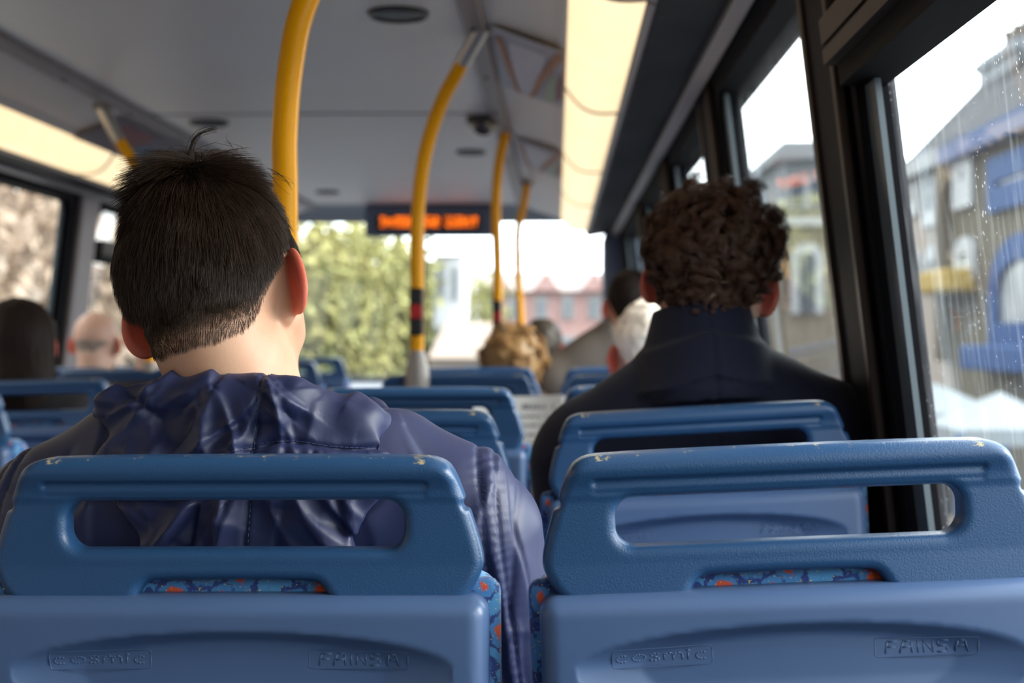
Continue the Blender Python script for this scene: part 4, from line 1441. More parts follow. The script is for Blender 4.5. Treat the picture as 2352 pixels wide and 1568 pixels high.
stitch(hood, hood.data, [(.026, 0, .03), (.022, 0, -.03), (.018, 0, -.08), (.014, 0, -.16), (.012, 0, -.23)])

# short dark hair: base volume plus strands
def grow_a(h):
    x, y, z = h
    return .012 * np.clip((z - .06) / .05, 0, 1) * np.exp(-((x - .012) / .045) ** 2) + .0035 * np.clip((-y - .02) / .08, 0, 1) * np.clip(1 - np.abs(z) / .07, 0, 1)
ZLa = ZL.copy()
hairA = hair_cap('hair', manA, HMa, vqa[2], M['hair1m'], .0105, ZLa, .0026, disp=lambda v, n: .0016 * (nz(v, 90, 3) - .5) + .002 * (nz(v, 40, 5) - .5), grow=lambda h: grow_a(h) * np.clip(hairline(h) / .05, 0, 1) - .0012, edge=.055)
def short_hair(parent, HMx, vq, n, lens, mat, zl=ZL, crown=(.015, -.062, .098), lift=.40, swirl=.35, seed_s=70, rad=.00024, tops=1.0, clump=.8, name='hair_strands', pts=6):
    pos, nn, hp, hl = scalp_roots(vq, HMx, n, zl, -.014)
    R = np.array(HMx)[:3, :3]
    c = np.array(crown)
    away = hp - c
    nh = nn @ R                       # normals in the head frame
    away -= (away * nh).sum(1, keepdims=True) * nh
    away /= np.linalg.norm(away, axis=1, keepdims=True) + 1e-9
    # near the nape the hair turns down and toward the middle
    low = np.clip(1 - (hp[:, 2] + .06) / .08, 0, 1)[:, None]
    down = np.array([0, .1, -1.0]) - np.stack([np.sign(hp[:, 0]) * .35, hp[:, 0] * 0, hp[:, 0] * 0], 1)
    sw = np.cross(nh, away) * swirl * np.clip(1 - np.linalg.norm(hp - c, axis=1, keepdims=True) / .10, 0, 1)
    dr = away * (1 - .5 * low) + down * .5 * low + sw
    cl = np.stack([nz(hp, seed_s, 1), nz(hp, seed_s, 2), nz(hp, seed_s, 3)], 1) - .5
    dr = dr + cl * clump + rng.normal(size=dr.shape) * .10
    dr -= (dr * nh).sum(1, keepdims=True) * nh
    dr /= np.linalg.norm(dr, axis=1, keepdims=True)
    f = np.clip(hl / .075, 0, 1)
    top = np.clip((hp[:, 2] - .055) / .04, 0, 1) * np.exp(-((hp[:, 0] - .01) / .050) ** 2)
    wide = np.clip(np.abs(hp[:, 0]) / .06, 0, 1) * np.clip((hp[:, 2] - .03) / .04, 0, 1)
    f = np.clip(f, 0, 1)
    L = (1 - .25 * wide) * (lens[0] + (lens[1] - lens[0]) * f ** 1.2 + (lens[2] - lens[1]) * top) * rng.uniform(.75, 1.2, len(hp))
    lf = (1 - .45 * wide)[:, None] * (lift * (.55 + .6 * f) + .10 * top + (nz(hp, 55, 9) - .5) * .45)[:, None]
    t = np.linspace(0, 1, pts)[None, :, None]
    head_pts = hp[:, None, :] + L[:, None, None] * (dr[:, None, :] * (t * (1 + .15 * t)) * .93 + nh[:, None, :] * lf[:, None, :] * (t - .45 * t * t) * 1.0) + nh[:, None, :] * ((.0075 * np.clip(hl / .05, 0, 1) + .020 * np.clip((hp[:, 2] - .07) / .04, 0, 1) * np.exp(-((hp[:, 0] - .012) / .040) ** 2)) * (1 - .25 * np.clip(np.abs(hp[:, 0]) / .07, 0, 1)) * (1 - .4 * wide))[:, None, None]
    head_pts[:, :, 2] -= (L[:, None] * .30 * t[:, :, 0] ** 2) * (nh[:, 2:3] < .6)
    T = np.array(HMx.translation)
    w_ = head_pts @ R.T + T
    radii = rad * np.linspace(1.0, .35, pts)
    me = strand_mesh(name, w_, radii, per=.42 + .58 * np.clip(hl / .05, 0, 1))
    return link(name, me, mat, parent)
short_hair(hairA, HMa, vqa, 66000, (.0035, .027, .046), M['hair1'], ZLa)
# the stray lock at the crown and wisps
def lock(parent, HMx, base, tip, bend, n, mat, spread=.003, r=.00028, name='stray_lock'):
    cv = []
    for i in range(n):
        o = Vector(rng.normal(size=3)) * spread
        a = Vector(base) + o; b = Vector(tip) + Vector(rng.normal(size=3)) * spread * 1.2
        m = (a + b) / 2 + Vector(bend) + Vector(rng.normal(size=3)) * spread
        cv.append([list(HMx @ (a * (1 - t) ** 2 + m * 2 * t * (1 - t) + b * t * t)) for t in np.linspace(0, 1, 9)])
    me = strand_mesh(name, np.array(cv), r * np.linspace(1, .4, 9))
    return link(name, me, mat, parent)
hi = HMa.inverted()
def hp_(px, py, dy=0.0):
    w_ = P(px, py, C7a.y + HMa.translation.y + dy) - C7a
    return hi @ w_
lock(hairA, HMa, hp_(438, 365, -.02), hp_(496, 297, -.03), (hp_(432, 300, -.02) - (hp_(438, 365, -.02) + hp_(496, 297, -.03)) / 2), 26, M['hair1'], .0016)
lock(hairA, HMa, hp_(500, 345), hp_(395, 352), (0, 0, .004), 8, M['hair1'], .004)
lock(hairA, HMa, hp_(620, 395), hp_(668, 430), (0, 0, .004), 8, M['hair1'], .004)
lock(hairA, HMa, hp_(340, 390), hp_(292, 440), (0, 0, .008), 18, M['hair1'], .004)
lock(hairA, HMa, hp_(400, 360), hp_(335, 392), (0, 0, .006), 14, M['hair1'], .004)
lock(hairA, HMa, hp_(545, 350), hp_(520, 338), (0, 0, .003), 8, M['hair1'], .005)
# ------------------------------------------------------------------ the curly-haired person in the navy coat
C7b = P(1622, 838, 2.10)
HCb = P(1622, 640, 2.14) - C7b
def coat_b(p, d):
    x, y, z = p
    # tall turned-up collar: a leaning tapered tube, taller at the back, open at the throat
    t = np.clip((z + .03) / .115, 0, 1)
    rad = np.sqrt((x / .92) ** 2 + ((y - .026 - .010 * t) / 1.12) ** 2)
    R = .104 - .034 * t ** .8 + .012 * np.clip(-x / .09, 0, 1) * (1 - t)
    col_ = np.maximum(np.abs(rad - R) - .0055, np.maximum(z - (.092 - .10 * np.maximum(y, 0) - .10 * np.abs(x)), -(z + .045)))
    col_ = np.maximum(col_, (y - .085))
    d = smin(d, col_ - .003, .010)
    # outer fall of the collar
    fall = np.sqrt((rad - R - .010) ** 2 + (np.maximum(np.abs(z - .018 + .25 * np.abs(x)) - .026, 0)) ** 2) - .006
    fall = np.maximum(fall, y - .05)
    d = smin(d, fall, .008)
    return d
CR_b = rand_creases(10, (-.20, .20, -.30, -.05), (.10, .24), -.3, .003, 25, .6)
def wool_disp(v, n):
    d = creases(v[:, 0], v[:, 2], CR_b) * .8 + .006 * (nz(v, 9, 3) - .5)
    back = v[:, 1] < .02
    d = d - .0022 * np.exp(-((v[:, 0] - .004) / .0020) ** 2) * back + .0010 * np.exp(-((v[:, 0] - .012) / .005) ** 2) * back
    d = d - .0018 * np.exp(-((v[:, 2] + .045 + .25 * np.abs(v[:, 0])) / .002) ** 2) * back * (np.abs(v[:, 0]) < .10)
    return d
manB, HMb, vqb = person('person with short curly brown hair in a navy coat with turned-up collar, beside the window', C7b, (HCb.x + .016, .050, HCb.z - .010), 22, 11, 10, M['skin2'], wd=.97, bulk=1.05, vox=.0024, cvox=.0036,
    coat=M['wool'], coatname='coat', coat_grow=.020, trouser=M['jeans'], coat_disp=wool_disp, extra_coat=coat_b, elbow=(.20, .12, -.36), hand=(.08, .33, -.33), sh_drop=-.112)
manB.rotation_euler = (0, -math.radians(4), 0)
eye_brow_parts(manB, HMb, M['hair2'])
ZLb = ZL.copy(); ZLb[:, 1] -= .004
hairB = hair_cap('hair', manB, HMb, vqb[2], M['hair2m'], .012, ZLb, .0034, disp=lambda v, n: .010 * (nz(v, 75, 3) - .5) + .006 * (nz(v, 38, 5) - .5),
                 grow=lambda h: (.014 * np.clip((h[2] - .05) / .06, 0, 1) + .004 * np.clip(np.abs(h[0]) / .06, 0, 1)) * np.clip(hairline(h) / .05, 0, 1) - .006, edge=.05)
def curly(parent, HMx, vq, n, mat, zl, L0=.030, L1=.060, rad=.00045, coil=.0055, seed=3, name='curls', pts=18, outl=.62, top=.02):
    pos, nn, hp, hl = scalp_roots(vq, HMx, n, zl, .0)
    R = np.array(HMx)[:3, :3]; T = np.array(HMx.translation)
    nh = nn @ R
    # group the strands into locks: every strand follows a lock centre
    k = max(60, n // 45)
    ctr = rng.choice(n, k, replace=False)
    who = np.concatenate([((hp[a:a + 1000, None, :] - hp[ctr][None]) ** 2).sum(2).argmin(1) for a in range(0, n, 1000)])
    lockdir = rng.normal(size=(k, 3)); ph = rng.random(k) * 6.28; fr = rng.uniform(1.2, 2.2, k); co = coil * rng.uniform(.6, 1.4, k); lk = rng.uniform(.65, 1.35, k)
    f = np.clip(hl / .06, .05, 1)
    L = (L0 + (L1 - L0) * f + top * np.clip((hp[:, 2] - .05) / .05, 0, 1)) * rng.uniform(.85, 1.12, n) * lk[who]
    dr = nh * outl + lockdir[who] * .28 + np.array([0, 0, -.30]) * (1 - np.clip((hp[:, 2:3]) / .09, 0, 1))
    dr /= np.linalg.norm(dr, axis=1, keepdims=True)
    a = np.cross(dr, lockdir[who]); a /= np.linalg.norm(a, axis=1, keepdims=True); b = np.cross(dr, a)
    t = np.linspace(0, 1, pts)[None, :]
    ang = ph[who][:, None] + t * fr[who][:, None] * 2 * math.pi
    amp = (co[who] * f)[:, None] * np.minimum(t * 3, 1)
    ext = t - .30 * t * t
    base = hp + (hp[ctr][who] - hp) * .0
    cv = base[:, None, :] + dr[:, None, :] * (L[:, None] * ext * .55)[:, :, None] + a[:, None, :] * (np.cos(ang) * amp)[:, :, None] + b[:, None, :] * (np.sin(ang) * amp)[:, :, None]
    # locks pull together toward their centre line at the tips
    cen = hp[ctr][who]
    pull = ((cen - hp)[:, None, :] * (.78 * t[:, :, None]))
    cv = cv + pull
    w_ = cv @ R.T + T
    return link(name, strand_mesh(name, w_, rad * np.linspace(1, .5, pts)), mat, parent)
curly(hairB, HMb, vqb, 15000, M['hair2'], ZLb, L0=.020, L1=.078, top=.034, rad=.00050, coil=.0105)

# ------------------------------------------------------------------ other passengers, farther off
def coarse_head_hair(name, root, HMx, fb, mat, thick, zl=ZL, growf=None, rough=(.006, 60), vox=.006):
    return hair_cap(name, root, HMx, fb, mat, thick, zl, vox, disp=lambda v, n: rough[0] * (nz(v, rough[1], 3) - .5) + rough[0] * .6 * (nz(v, rough[1] * 2.1, 5) - .5), grow=growf, edge=.04)

# blonde curly-haired passenger
C7c = P(1178, 905, 4.62)
pc, HMc, vqc = person('person with blonde curly hair in front of the slim yellow poles', C7c, (0, .04, .080), 10, 0, 0, M['skin2'], wd=.9, bulk=.95, vox=.0055, cvox=.008, coat=pbr('brown_cloth', (.10, .06, .04), .8), trouser=M['jeans'], sh_drop=-.11)
hc_ = coarse_head_hair('hair', pc, HMc, vqc[2], M['blond'], .014, growf=lambda h: .006 + .006 * np.clip(np.abs(h[0]) / .07, 0, 1) ** 2, rough=(.004, 40))
ZLc = ZL.copy(); ZLc[:, 1] -= .03
curly(hc_, HMc, vqc, 3600, M['blond'], ZLc, L0=.05, L1=.105, rad=.0013, coil=.009, pts=12, outl=.5, top=-.01)

# white-haired passenger with newspaper
C7d = P(1506, 935, 3.02)
pd_, HMd, vqd = person('person with white hair, mostly hidden behind the navy coat collar', C7d, (0, .045, .105), 18, 0, 0, M['skin2'], wd=.85, bulk=.95, vox=.0045, cvox=.007, coat=pbr('pale_grey_cloth', (.42, .38, .33), .8), trouser=M['jeans'], elbow=(.20, .18, -.30), hand=(.20, .42, -.10), hand_dir=(-.1, .9, .2), sh_drop=-.10)
coarse_head_hair('hair', pd_, HMd, vqd[2], M['white_hair'], .014, rough=(.008, 45))

# large passenger in a beige-grey jacket
C7e = P(1425, 765, 4.68)
pe, HMe, vqe = person('large person in a beige-grey jacket with dark close-cropped head, beyond the white-haired person', C7e, (P(1452, 680, 4.7).x - C7e.x, .05, .085), 14, 0, 0, M['skin2'], wd=1.15, bulk=1.2, vox=.0055, cvox=.009, coat=M['beige'], trouser=M['jeans'], sh_drop=-.14, elbow=(.23, .10, -.36), hand=(.14, .34, -.38))
coarse_head_hair('hair', pe, HMe, vqe[2], M['blackhair'], .010, rough=(.004, 60))

# grey-brown head near the windscreen
C7f = P(1246, 880, 6.15)
pf, HMf, vqf = person('person with grey-brown hair just past the blonde curly head', C7f, (0, .04, .155), 6, 0, 0, M['skin2'], wd=.95, vox=.007, cvox=.010, coat=pbr('grey_cloth', (.08, .08, .10), .8), trouser=M['jeans'], lower=True)
coarse_head_hair('hair', pf, HMf, vqf[2], M['greyhair'], .014, rough=(.008, 45), vox=.007)

# long dark hair, across the aisle
C7g = P(36, 898, 3.74)
pg, HMg, vqg = person('person with long dark hair at the left edge, across the aisle', C7g, (0, .045, .120), 8, -4, 0, M['skin2'], wd=.9, vox=.005, cvox=.008, coat=pbr('dark_cloth', (.02, .018, .022), .8), trouser=M['jeans'])
def long_hair(p):
    h = lin(HMg.inverted(), p)
    d = ell(h, (0, -.02, .030), (.095, .110, .098))
    d = smin(d, smax(ell(h, (0, -.045, -.08), (.105, .075, .17)), -(h[2] + .20), .02), .04)
    return smax(d, -ell(h, (0, .10, -.04), (.060, .09, .10)), .01)
sdf_obj('hair', long_hair, (-.15, -.16, -.14), (.15, .16, .30), .006, M['blackhair'], pg, disp=lambda v, n: .004 * (vnoise(v[:, 0] * 120 + 9, v[:, 1] * 120 + 9, v[:, 2] * 8 + 9) - .5))

# bald passenger on the far left
C7h = P(212, 868, 5.18)
ph, HMh, vqh = person('bald person by the far left window, grey collar', C7h, (0, .045, .125), 10, 0, 4, M['skin2'], wd=.95, vox=.0055, cvox=.009, coat=pbr('charcoal_cloth', (.03, .033, .04), .8), trouser=M['jeans'])
ZLh = ZL.copy(); ZLh[:, 1] = np.array([-.070, -.066, -.05, -.03, -.01, .03, .026, .2, .2, .2, .2, .2, .2])
def fringe(h): return -.02 * np.clip((h[2] - .0) / .02, 0, 1)
coarse_head_hair('hair_fringe', ph, HMh, vqh[2], pbr('thin_grey_hair', (.34, .26, .21), .7), .003, zl=ZLh, growf=fringe, rough=(.002, 60), vox=.004)

# dark-haired passenger just left of the near head
C7i = P(350, 868, 4.55)
pi_, HMi, vqi = person('person with short dark hair seen between the bald head and the near ear', C7i, (0, .045, .135), 10, 0, 0, M['skin2'], wd=.95, vox=.0055, cvox=.009, coat=pbr('dark_brown_cloth', (.035, .022, .018), .8), trouser=M['jeans'])
coarse_head_hair('hair', pi_, HMi, vqi[2], M['blackhair'], .012)

# open newspaper held by the white-haired passenger
npc = P(1232, 985, 3.36)
nw = empty('newspaper', npc)
tag(nw, 'white open newspaper held up behind the third row seat', 'newspaper')
M['paper'] = pbr('newsprint', (.86, .86, .84), .7)
M['ink'] = pbr('grey_print', (.35, .36, .38), .7)
def sheet_mesh(x0, x1, z0, z1, bow, tilt, off):
    mb = MB(); nx, nz_ = 14, 10; v = []
    for k in range(2):
        for j in range(nz_ + 1):
            for i in range(nx + 1):
                s = i / nx; t = j / nz_
                v.append((x0 + (x1 - x0) * s, bow * math.sin(math.pi * s) + tilt * t + off - k * .0008 + .003 * math.sin(7 * s + 3 * t), z0 + (z1 - z0) * t - .006 * math.sin(math.pi * s)))
    n = (nx + 1) * (nz_ + 1); f = []
    for j in range(nz_):
        for i in range(nx):
            a = j * (nx + 1) + i
            f.append((a, a + 1, a + nx + 2, a + nx + 1)); f.append((n + a, n + a + nx + 1, n + a + nx + 2, n + a + 1))
    mb.add(v, f)
    return mb
xl, xr = P(1085, 900, 3.36).x - npc.x, P(1292, 900, 3.36).x - npc.x
zt, zb = P(1232, 907, 3.36).z - npc.z, P(1232, 1150, 3.36).z - npc.z
sheet_mesh(xl, xr, zb, zt, .03, .05, 0).build('left_page', M['paper'], nw, smooth=True)
sheet_mesh(xr, xr + .22, zb, zt - .004, .03, .05, 0).build('right_page', M['paper'], nw, smooth=True)
mb = MB()
r_ = random.Random(5)
for row in range(9):
    z = zt - .030 - .022 * row
    x = xl + .012
    while x < xr - .02:
        L = r_.uniform(.006, .020)
        if row > 0 or .5 < (x - xl) / (xr - xl) < .92:
            s = (x - xl) / (xr - xl); t = (z - zb) / (zt - zb)
            yy = .03 * math.sin(math.pi * s) + .05 * t - .0028 + .003 * math.sin(7 * s + 3 * t)
            mb.box(x, min(x + L, xr - .008), yy - .0004, yy, z - (.004 if row else .006), z + (.0015 if row else .005))
        x += L + .004
mb.build('column_print', M['ink'], nw)
# ================================================================== outside
SZ = -2.35                     # street level (the upper deck floor is z = 0)
M['asphalt'] = pbr('asphalt', (0.080, 0.080, 0.083), .85, vary=(3, (0.060, 0.060, 0.060), .6))
M['paving'] = pbr('paving', (0.170, 0.160, 0.145), .85)
M['stock'] = pbr('yellow_stock_brick', (0.125, 0.108, 0.070), .85, vary=(6, (0.09, 0.078, 0.055), .9))
M['stock2'] = pbr('brown_brick', (0.120, 0.095, 0.065), .85, vary=(6, (0.165, 0.135, 0.100), .8))
M['cream'] = pbr('cream_render', (0.330, 0.280, 0.240), .8)
M['paleblue'] = pbr('pale_grey_render', (0.210, 0.235, 0.260), .8)
M['stone'] = pbr('pale_stone', (0.200, 0.220, 0.235), .8)
M['slate'] = pbr('slate_roof', (.018, .020, .026), .8, spec=.2)
M['blue'] = pbr('blue_paint', (.003, .052, .19), .6, spec=.15)
M['wframe'] = pbr('white_paint', (0.360, 0.380, 0.400), .5)
M['pane_o'] = pbr('grey_curtained_pane', (0.140, 0.160, 0.180), .3, vary=(2, (0.250, 0.270, 0.290), .8))
M['pane_d'] = pbr('dark_pane', (0.050, 0.065, 0.085), .2)
M['redbrick'] = pbr('red_brick', (0.440, 0.240, 0.220), .85, vary=(4, (0.520, 0.360, 0.340), .8))
M['pinkroof'] = pbr('weathered_tile_roof', (0.300, 0.260, 0.260), .8, vary=(3, (0.380, 0.330, 0.310), .8))
M['brownroof'] = pbr('brown_tile_roof', (0.272, 0.200, 0.152), .8)
M['pot'] = pbr('clay_pot', (0.170, 0.135, 0.105), .8)
M['canvas'] = pbr('white_canvas', (0.240, 0.272, 0.296), .7)
M['gold'] = pbr('mustard_cloth', (0.385, 0.252, 0.035), .8)

g = MB(); g.box(-60, 60, -25, 150, SZ - .3, SZ)
tag(g.build('road', M['asphalt']), kind='structure')
g = MB(); g.box(5.4, 8, -20, 60, SZ, SZ + .12)
tag(g.build('pavement', M['paving']), kind='structure')
g = MB(); g.box(-8.5, -4.6, -20, 60, SZ, SZ + .12)
tag(g.build('pavement', M['paving']), kind='structure')

XF = 7.5
def fy(px): return XF * F / (px - VX)
def fz(px, py): return H + (VY - py) / F * fy(px)

def window_on(root, y0, y1, z0, z1, frame, pane, arch=False, wd=.16, xf=XF, sill=True, bar=True):
    """window facing -x on the plane x = xf"""
    o = MB()
    r = .0
    if arch:
        out = [(y0, z0), (y1, z0)] + [((y0 + y1) / 2 + (y1 - y0) / 2 * math.cos(a), z1 - (y1 - y0) * .28 + (y1 - y0) * .28 * math.sin(a)) for a in [math.pi * k / 12 for k in range(13)]]
        c = ((y0 + y1) / 2, (z0 + z1) / 2)
        inn = [(c[0] + (y - c[0]) * (1 - 2 * wd / (y1 - y0)), c[1] + (z - c[1]) * (1 - 2 * wd / (z1 - z0))) for y, z in out]
    else:
        out = [(y0, z0), (y1, z0), (y1, z1), (y0, z1)]
        inn = [(y0 + wd, z0 + wd), (y1 - wd, z0 + wd), (y1 - wd, z1 - wd), (y0 + wd, z1 - wd)]
    n = len(out); v = []
    for xx in (xf - .10, xf + .05):
        for rg in (inn, out):
            v += [(xx, y, z) for y, z in rg]
    f = []
    for i in range(n):
        j = (i + 1) % n
        f += [(i, j, n + j, n + i), (2 * n + i, 3 * n + i, 3 * n + j, 2 * n + j), (i, 2 * n + i, 2 * n + j, j), (n + i, n + j, 3 * n + j, 3 * n + i)]
    o.add(v, f)
    off = root.location
    o.v = [tuple(Vector(p) - off) for p in o.v]
    fr = o.build('window', frame, root)
    pm = MB(); pm.prism([(y, z) for y, z in inn], 'x', xf - .03, xf + .02); pm.v = [tuple(Vector(p) - off) for p in pm.v]
    pm.build('glazing', pane, fr)
    if bar:
        bm_ = MB(); zc = (z0 + z1) / 2; bm_.box(xf - .06, xf, y0 + wd, y1 - wd, zc - .04, zc + .04); bm_.v = [tuple(Vector(p) - off) for p in bm_.v]
        bm_.build('sash_bar', frame, fr)
    return fr

def house(y0, y1, eave, ridge, mat, roofm, label, wins_, cat='house', xf=XF, depth=8, gutter=None, chimneys=(), group=None):
    o = empty('terraced_house', (xf, (y0 + y1) / 2, SZ))
    tag(o, label, cat, group)
    off = Vector(o.location)
    def bl(name, m, fn):
        mb = MB(); fn(mb); mb.v = [tuple(Vector(p) - off) for p in mb.v]; return mb.build(name, m, o)
    bl('front_wall', mat, lambda mb: mb.box(xf, xf + depth, y0, y1, SZ, eave))
    bl('roof', roofm, lambda mb: mb.add([(xf - .25, y0, eave), (xf - .25, y1, eave), (xf + depth / 2, y1, ridge), (xf + depth / 2, y0, ridge), (xf + depth, y1, eave), (xf + depth, y0, eave)], [(0, 3, 2, 1), (3, 5, 4, 2), (0, 5, 3), (1, 2, 4), (0, 1, 4, 5)]))
    bl('gutter', gutter or M['black'], lambda mb: mb.box(xf - .30, xf - .0, y0, y1, eave - .30, eave + .02))
    for (cy_, cx_, w_, zt_, np_) in chimneys:
        c = bl('chimney', mat, lambda mb: (mb.box(xf + cx_, xf + cx_ + 1.2, cy_ - w_, cy_ + w_, eave, zt_), mb.box(xf + cx_ - .1, xf + cx_ + 1.3, cy_ - w_ - .1, cy_ + w_ + .1, zt_ - .3, zt_ - .1)))
        for k in range(np_):
            py_ = cy_ - w_ + (2 * w_) * (k + .5) / np_
            pm = MB(); pm.lathe([(.13, 0), (.11, .5), (.14, .55), (.14, .65)], 12, (xf + cx_ + .6 - off.x, py_ - off.y, zt_ - off.z)); pm.build('chimney_pot', M['pot'], c, smooth=True)
    for w_ in wins_:
        window_on(o, *w_[:4], w_[4], w_[5], **(w_[6] if len(w_) > 6 else {}), xf=xf)
    return o

# near house with blue paintwork (right part of the near window)
def wpx(pl, pr, pt, pb):
    """pixel box of the photograph -> y0, y1, z0, z1 on the facade"""
    y1, y0 = fy(pl), fy(pr); pm = (pl + pr) / 2
    return (y0, y1, fz(pm, pb), fz(pm, pt))
e1 = fz(2300, 290)
house(fy(2560), fy(2178), e1, e1 + 4.0, M['stock'], M['slate'], 'yellow brick house with blue window surrounds and a blue arched window',
      [wpx(2268, 2400, 345, 475) + (M['blue'], M['pane_o'], dict(wd=.42, bar=False)), wpx(2272, 2420, 535, 800) + (M['blue'], M['pane_o'], dict(arch=True, wd=.42, bar=False)),
       wpx(2190, 2232, 330, 480) + (M['wframe'], M['blue'], dict(wd=.5)), wpx(2194, 2236, 545, 640) + (M['wframe'], M['pane_d'], dict(wd=.3, arch=True)),
       (19.8, 21.2, H + 2.0, H + 3.2, M['blue'], M['pane_o'], dict(wd=.2)), (19.8, 21.2, H - .6, H + 1.0, M['blue'], M['pane_o'], dict(wd=.2))],
      gutter=M['blue'], chimneys=[(fy(2310) + 1.4, 2.6, 1.0, fz(2300, 145) + 1.3, 4)])
mb = MB(); ya, yb = fy(2420), fy(2258); mb.box(XF - .5, XF - .01, ya, yb, fz(2300, 850), fz(2300, 792))
tag(mb.build('shop_fascia', M['blue'], bevel=.05), 'plain blue shop fascia below the arched blue window', 'fascia')
house(fy(2178), fy(2062), fz(2120, 372), fz(2120, 372) + 3.4, M['cream'], M['slate'], 'cream rendered house with white windows, middle of the near window view',
      [wpx(2078, 2108, 375, 500) + (M['wframe'], M['cream'], dict(wd=.3)), wpx(2120, 2160, 360, 520) + (M['wframe'], M['pane_o'], dict(wd=.3)), wpx(2082, 2112, 575, 670) + (M['wframe'], M['pane_o'], dict(arch=True, wd=.3)), wpx(2124, 2160, 565, 670) + (M['wframe'], M['pane_o'], dict(arch=True, wd=.3))])
mb = MB(); mb.tube([(XF - .12, fy(2172), SZ + 3), (XF - .12, fy(2172), fz(2172, 395))], .16, 10)
tag(mb.build('drainpipe', M['stock2'], smooth=True), 'dark drainpipe between the cream house and the yellow brick house', 'pipe')
house(fy(2062), fy(1985), fz(2030, 470), fz(2030, 470) + 4.4, M['paleblue'], M['slate'], 'pale grey-blue rendered house next to the window pillar',
      [wpx(2000, 2025, 520, 640) + (M['wframe'], M['pane_o'], dict(wd=.3)), wpx(2034, 2052, 500, 640) + (M['wframe'], M['pane_o'], dict(wd=.3))],
      chimneys=[(fy(2062) + 1.75, 2.6, 1.4, fz(2060, 262) + 1.7, 4)])

# corner building with cornice, seen past the curly head
cb = empty('corner_building', (7.0, 46, SZ))
tag(cb, 'pale stone corner building with cornice and arched window, seen past the curly head', 'building')
off = Vector(cb.location)
def cpart(name, m, fn, par=None, smooth=False):
    mb = MB(); fn(mb); mb.v = [tuple(Vector(p) - off) for p in mb.v]; return mb.build(name, m, par or cb, smooth=smooth)
def cz(py, Y=46): return H + (VY - py) / F * Y
def cx_(px, Y=46): return (px - VX) / F * Y
x0, x1 = cx_(1800), cx_(2050)
cpart('upper_storey', M['stone'], lambda mb: mb.box(x0, x1, 46, 56, cz(470), cz(350)))
cpart('cornice', M['stone'], lambda mb: (mb.box(x0 - .35, x1, 45.6, 56, cz(370), cz(345)), mb.box(x0 - .1, x1, 45.8, 56, cz(345), cz(328))))
cpart('middle_storey', M['stock'], lambda mb: mb.box(x0, x1, 46, 56, cz(560), cz(470)))
cpart('lower_storey', M['stock2'], lambda mb: mb.box(x0 - .5, x1, 46, 56, SZ, cz(560)))
cpart('string_course', M['wframe'], lambda mb: mb.box(x0 - .1, x1, 45.85, 46, cz(520), cz(500)))
for (pl, pr) in ((1812, 1842), (1856, 1886), (1898, 1925)):
    f_ = cpart('window', M['wframe'], lambda mb: mb.box(cx_(pl) - .1, cx_(pr) + .1, 45.9, 46, cz(482), cz(410)))
    cpart('glazing', M['pane_d'], lambda mb: mb.box(cx_(pl), cx_(pr), 45.86, 45.92, cz(476), cz(416)), f_)
def archpoly(pl, pr, pt, pb):
    a, b = cx_(pl), cx_(pr); r = (b - a) / 2; zt_ = cz(pt)
    return [(a, cz(pb)), (b, cz(pb))] + [((a + b) / 2 + r * math.cos(math.pi * k / 12), zt_ - r + r * math.sin(math.pi * k / 12)) for k in range(13)]
f_ = cpart('arched_window', M['wframe'], lambda mb: mb.prism(archpoly(1812, 1885, 560, 720), 'y', 45.8, 46))
cpart('glazing', M['pane_d'], lambda mb: mb.prism(archpoly(1832, 1865, 580, 720), 'y', 45.74, 45.82), f_)

# market canopies and stalls along the far kerb
def canopy(px, py, Y, w_, lab, post=M['blue']):
    c = P(px, py, Y)
    o = empty('market_canopy', (c.x, Y, SZ + .12)); tag(o, lab, 'canopy', 'white market canopies by the kerb')
    h = c.z - SZ - .12
    mb = MB(); mb.add([(-w_, -w_, h - .25), (w_, -w_, h - .25), (w_, w_, h - .25), (-w_, w_, h - .25), (0, 0, h + .12), (-w_, -w_, h - .42), (w_, -w_, h - .42), (w_, w_, h - .42), (-w_, w_, h - .42)],
           [(0, 1, 4), (1, 2, 4), (2, 3, 4), (3, 0, 4), (0, 5, 6, 1), (1, 6, 7, 2), (2, 7, 8, 3), (3, 8, 5, 0)])
    mb.build('canvas_top', M['canvas'], o)
    for a in (-1, 1):
        for b in (-1, 1):
            mb = MB(); mb.tube([(a * w_ * .95, b * w_ * .95, 0), (a * w_ * .95, b * w_ * .95, h - .3)], .05, 8); mb.build('post', post, o)
    mb = MB(); mb.box(-w_ * .9, w_ * .9, -.5, .5, .0, .85); mb.build('stall_table', M['stock2'], o)
canopy(2146, 900, 19.5, .75, 'white market canopy over the pavement, left one of two in the near window')
canopy(2296, 925, 15.5, .62, 'white market canopy on blue posts, right one of two in the near window')
mb = MB(); c = P(2196, 645, 26.6); mb.prism([(c.y - 1.0, c.z - .22), (c.y + 1.0, c.z - .22), (c.y + .85, c.z + .20), (c.y - .85, c.z + .20)], 'x', XF - .6, XF - .01)
tag(mb.build('awning', M['gold'], bevel=.08), 'mustard yellow awning on the house front in the near window', 'awning')
mb = MB(); mb.tube([(5.9, 17.3, SZ + .12), (5.9, 17.3, SZ + 3.0)], .12, 12)
tag(mb.build('lamp_post', M['black'], smooth=True), 'dark slim post on the far pavement beside the left canopy', 'post')

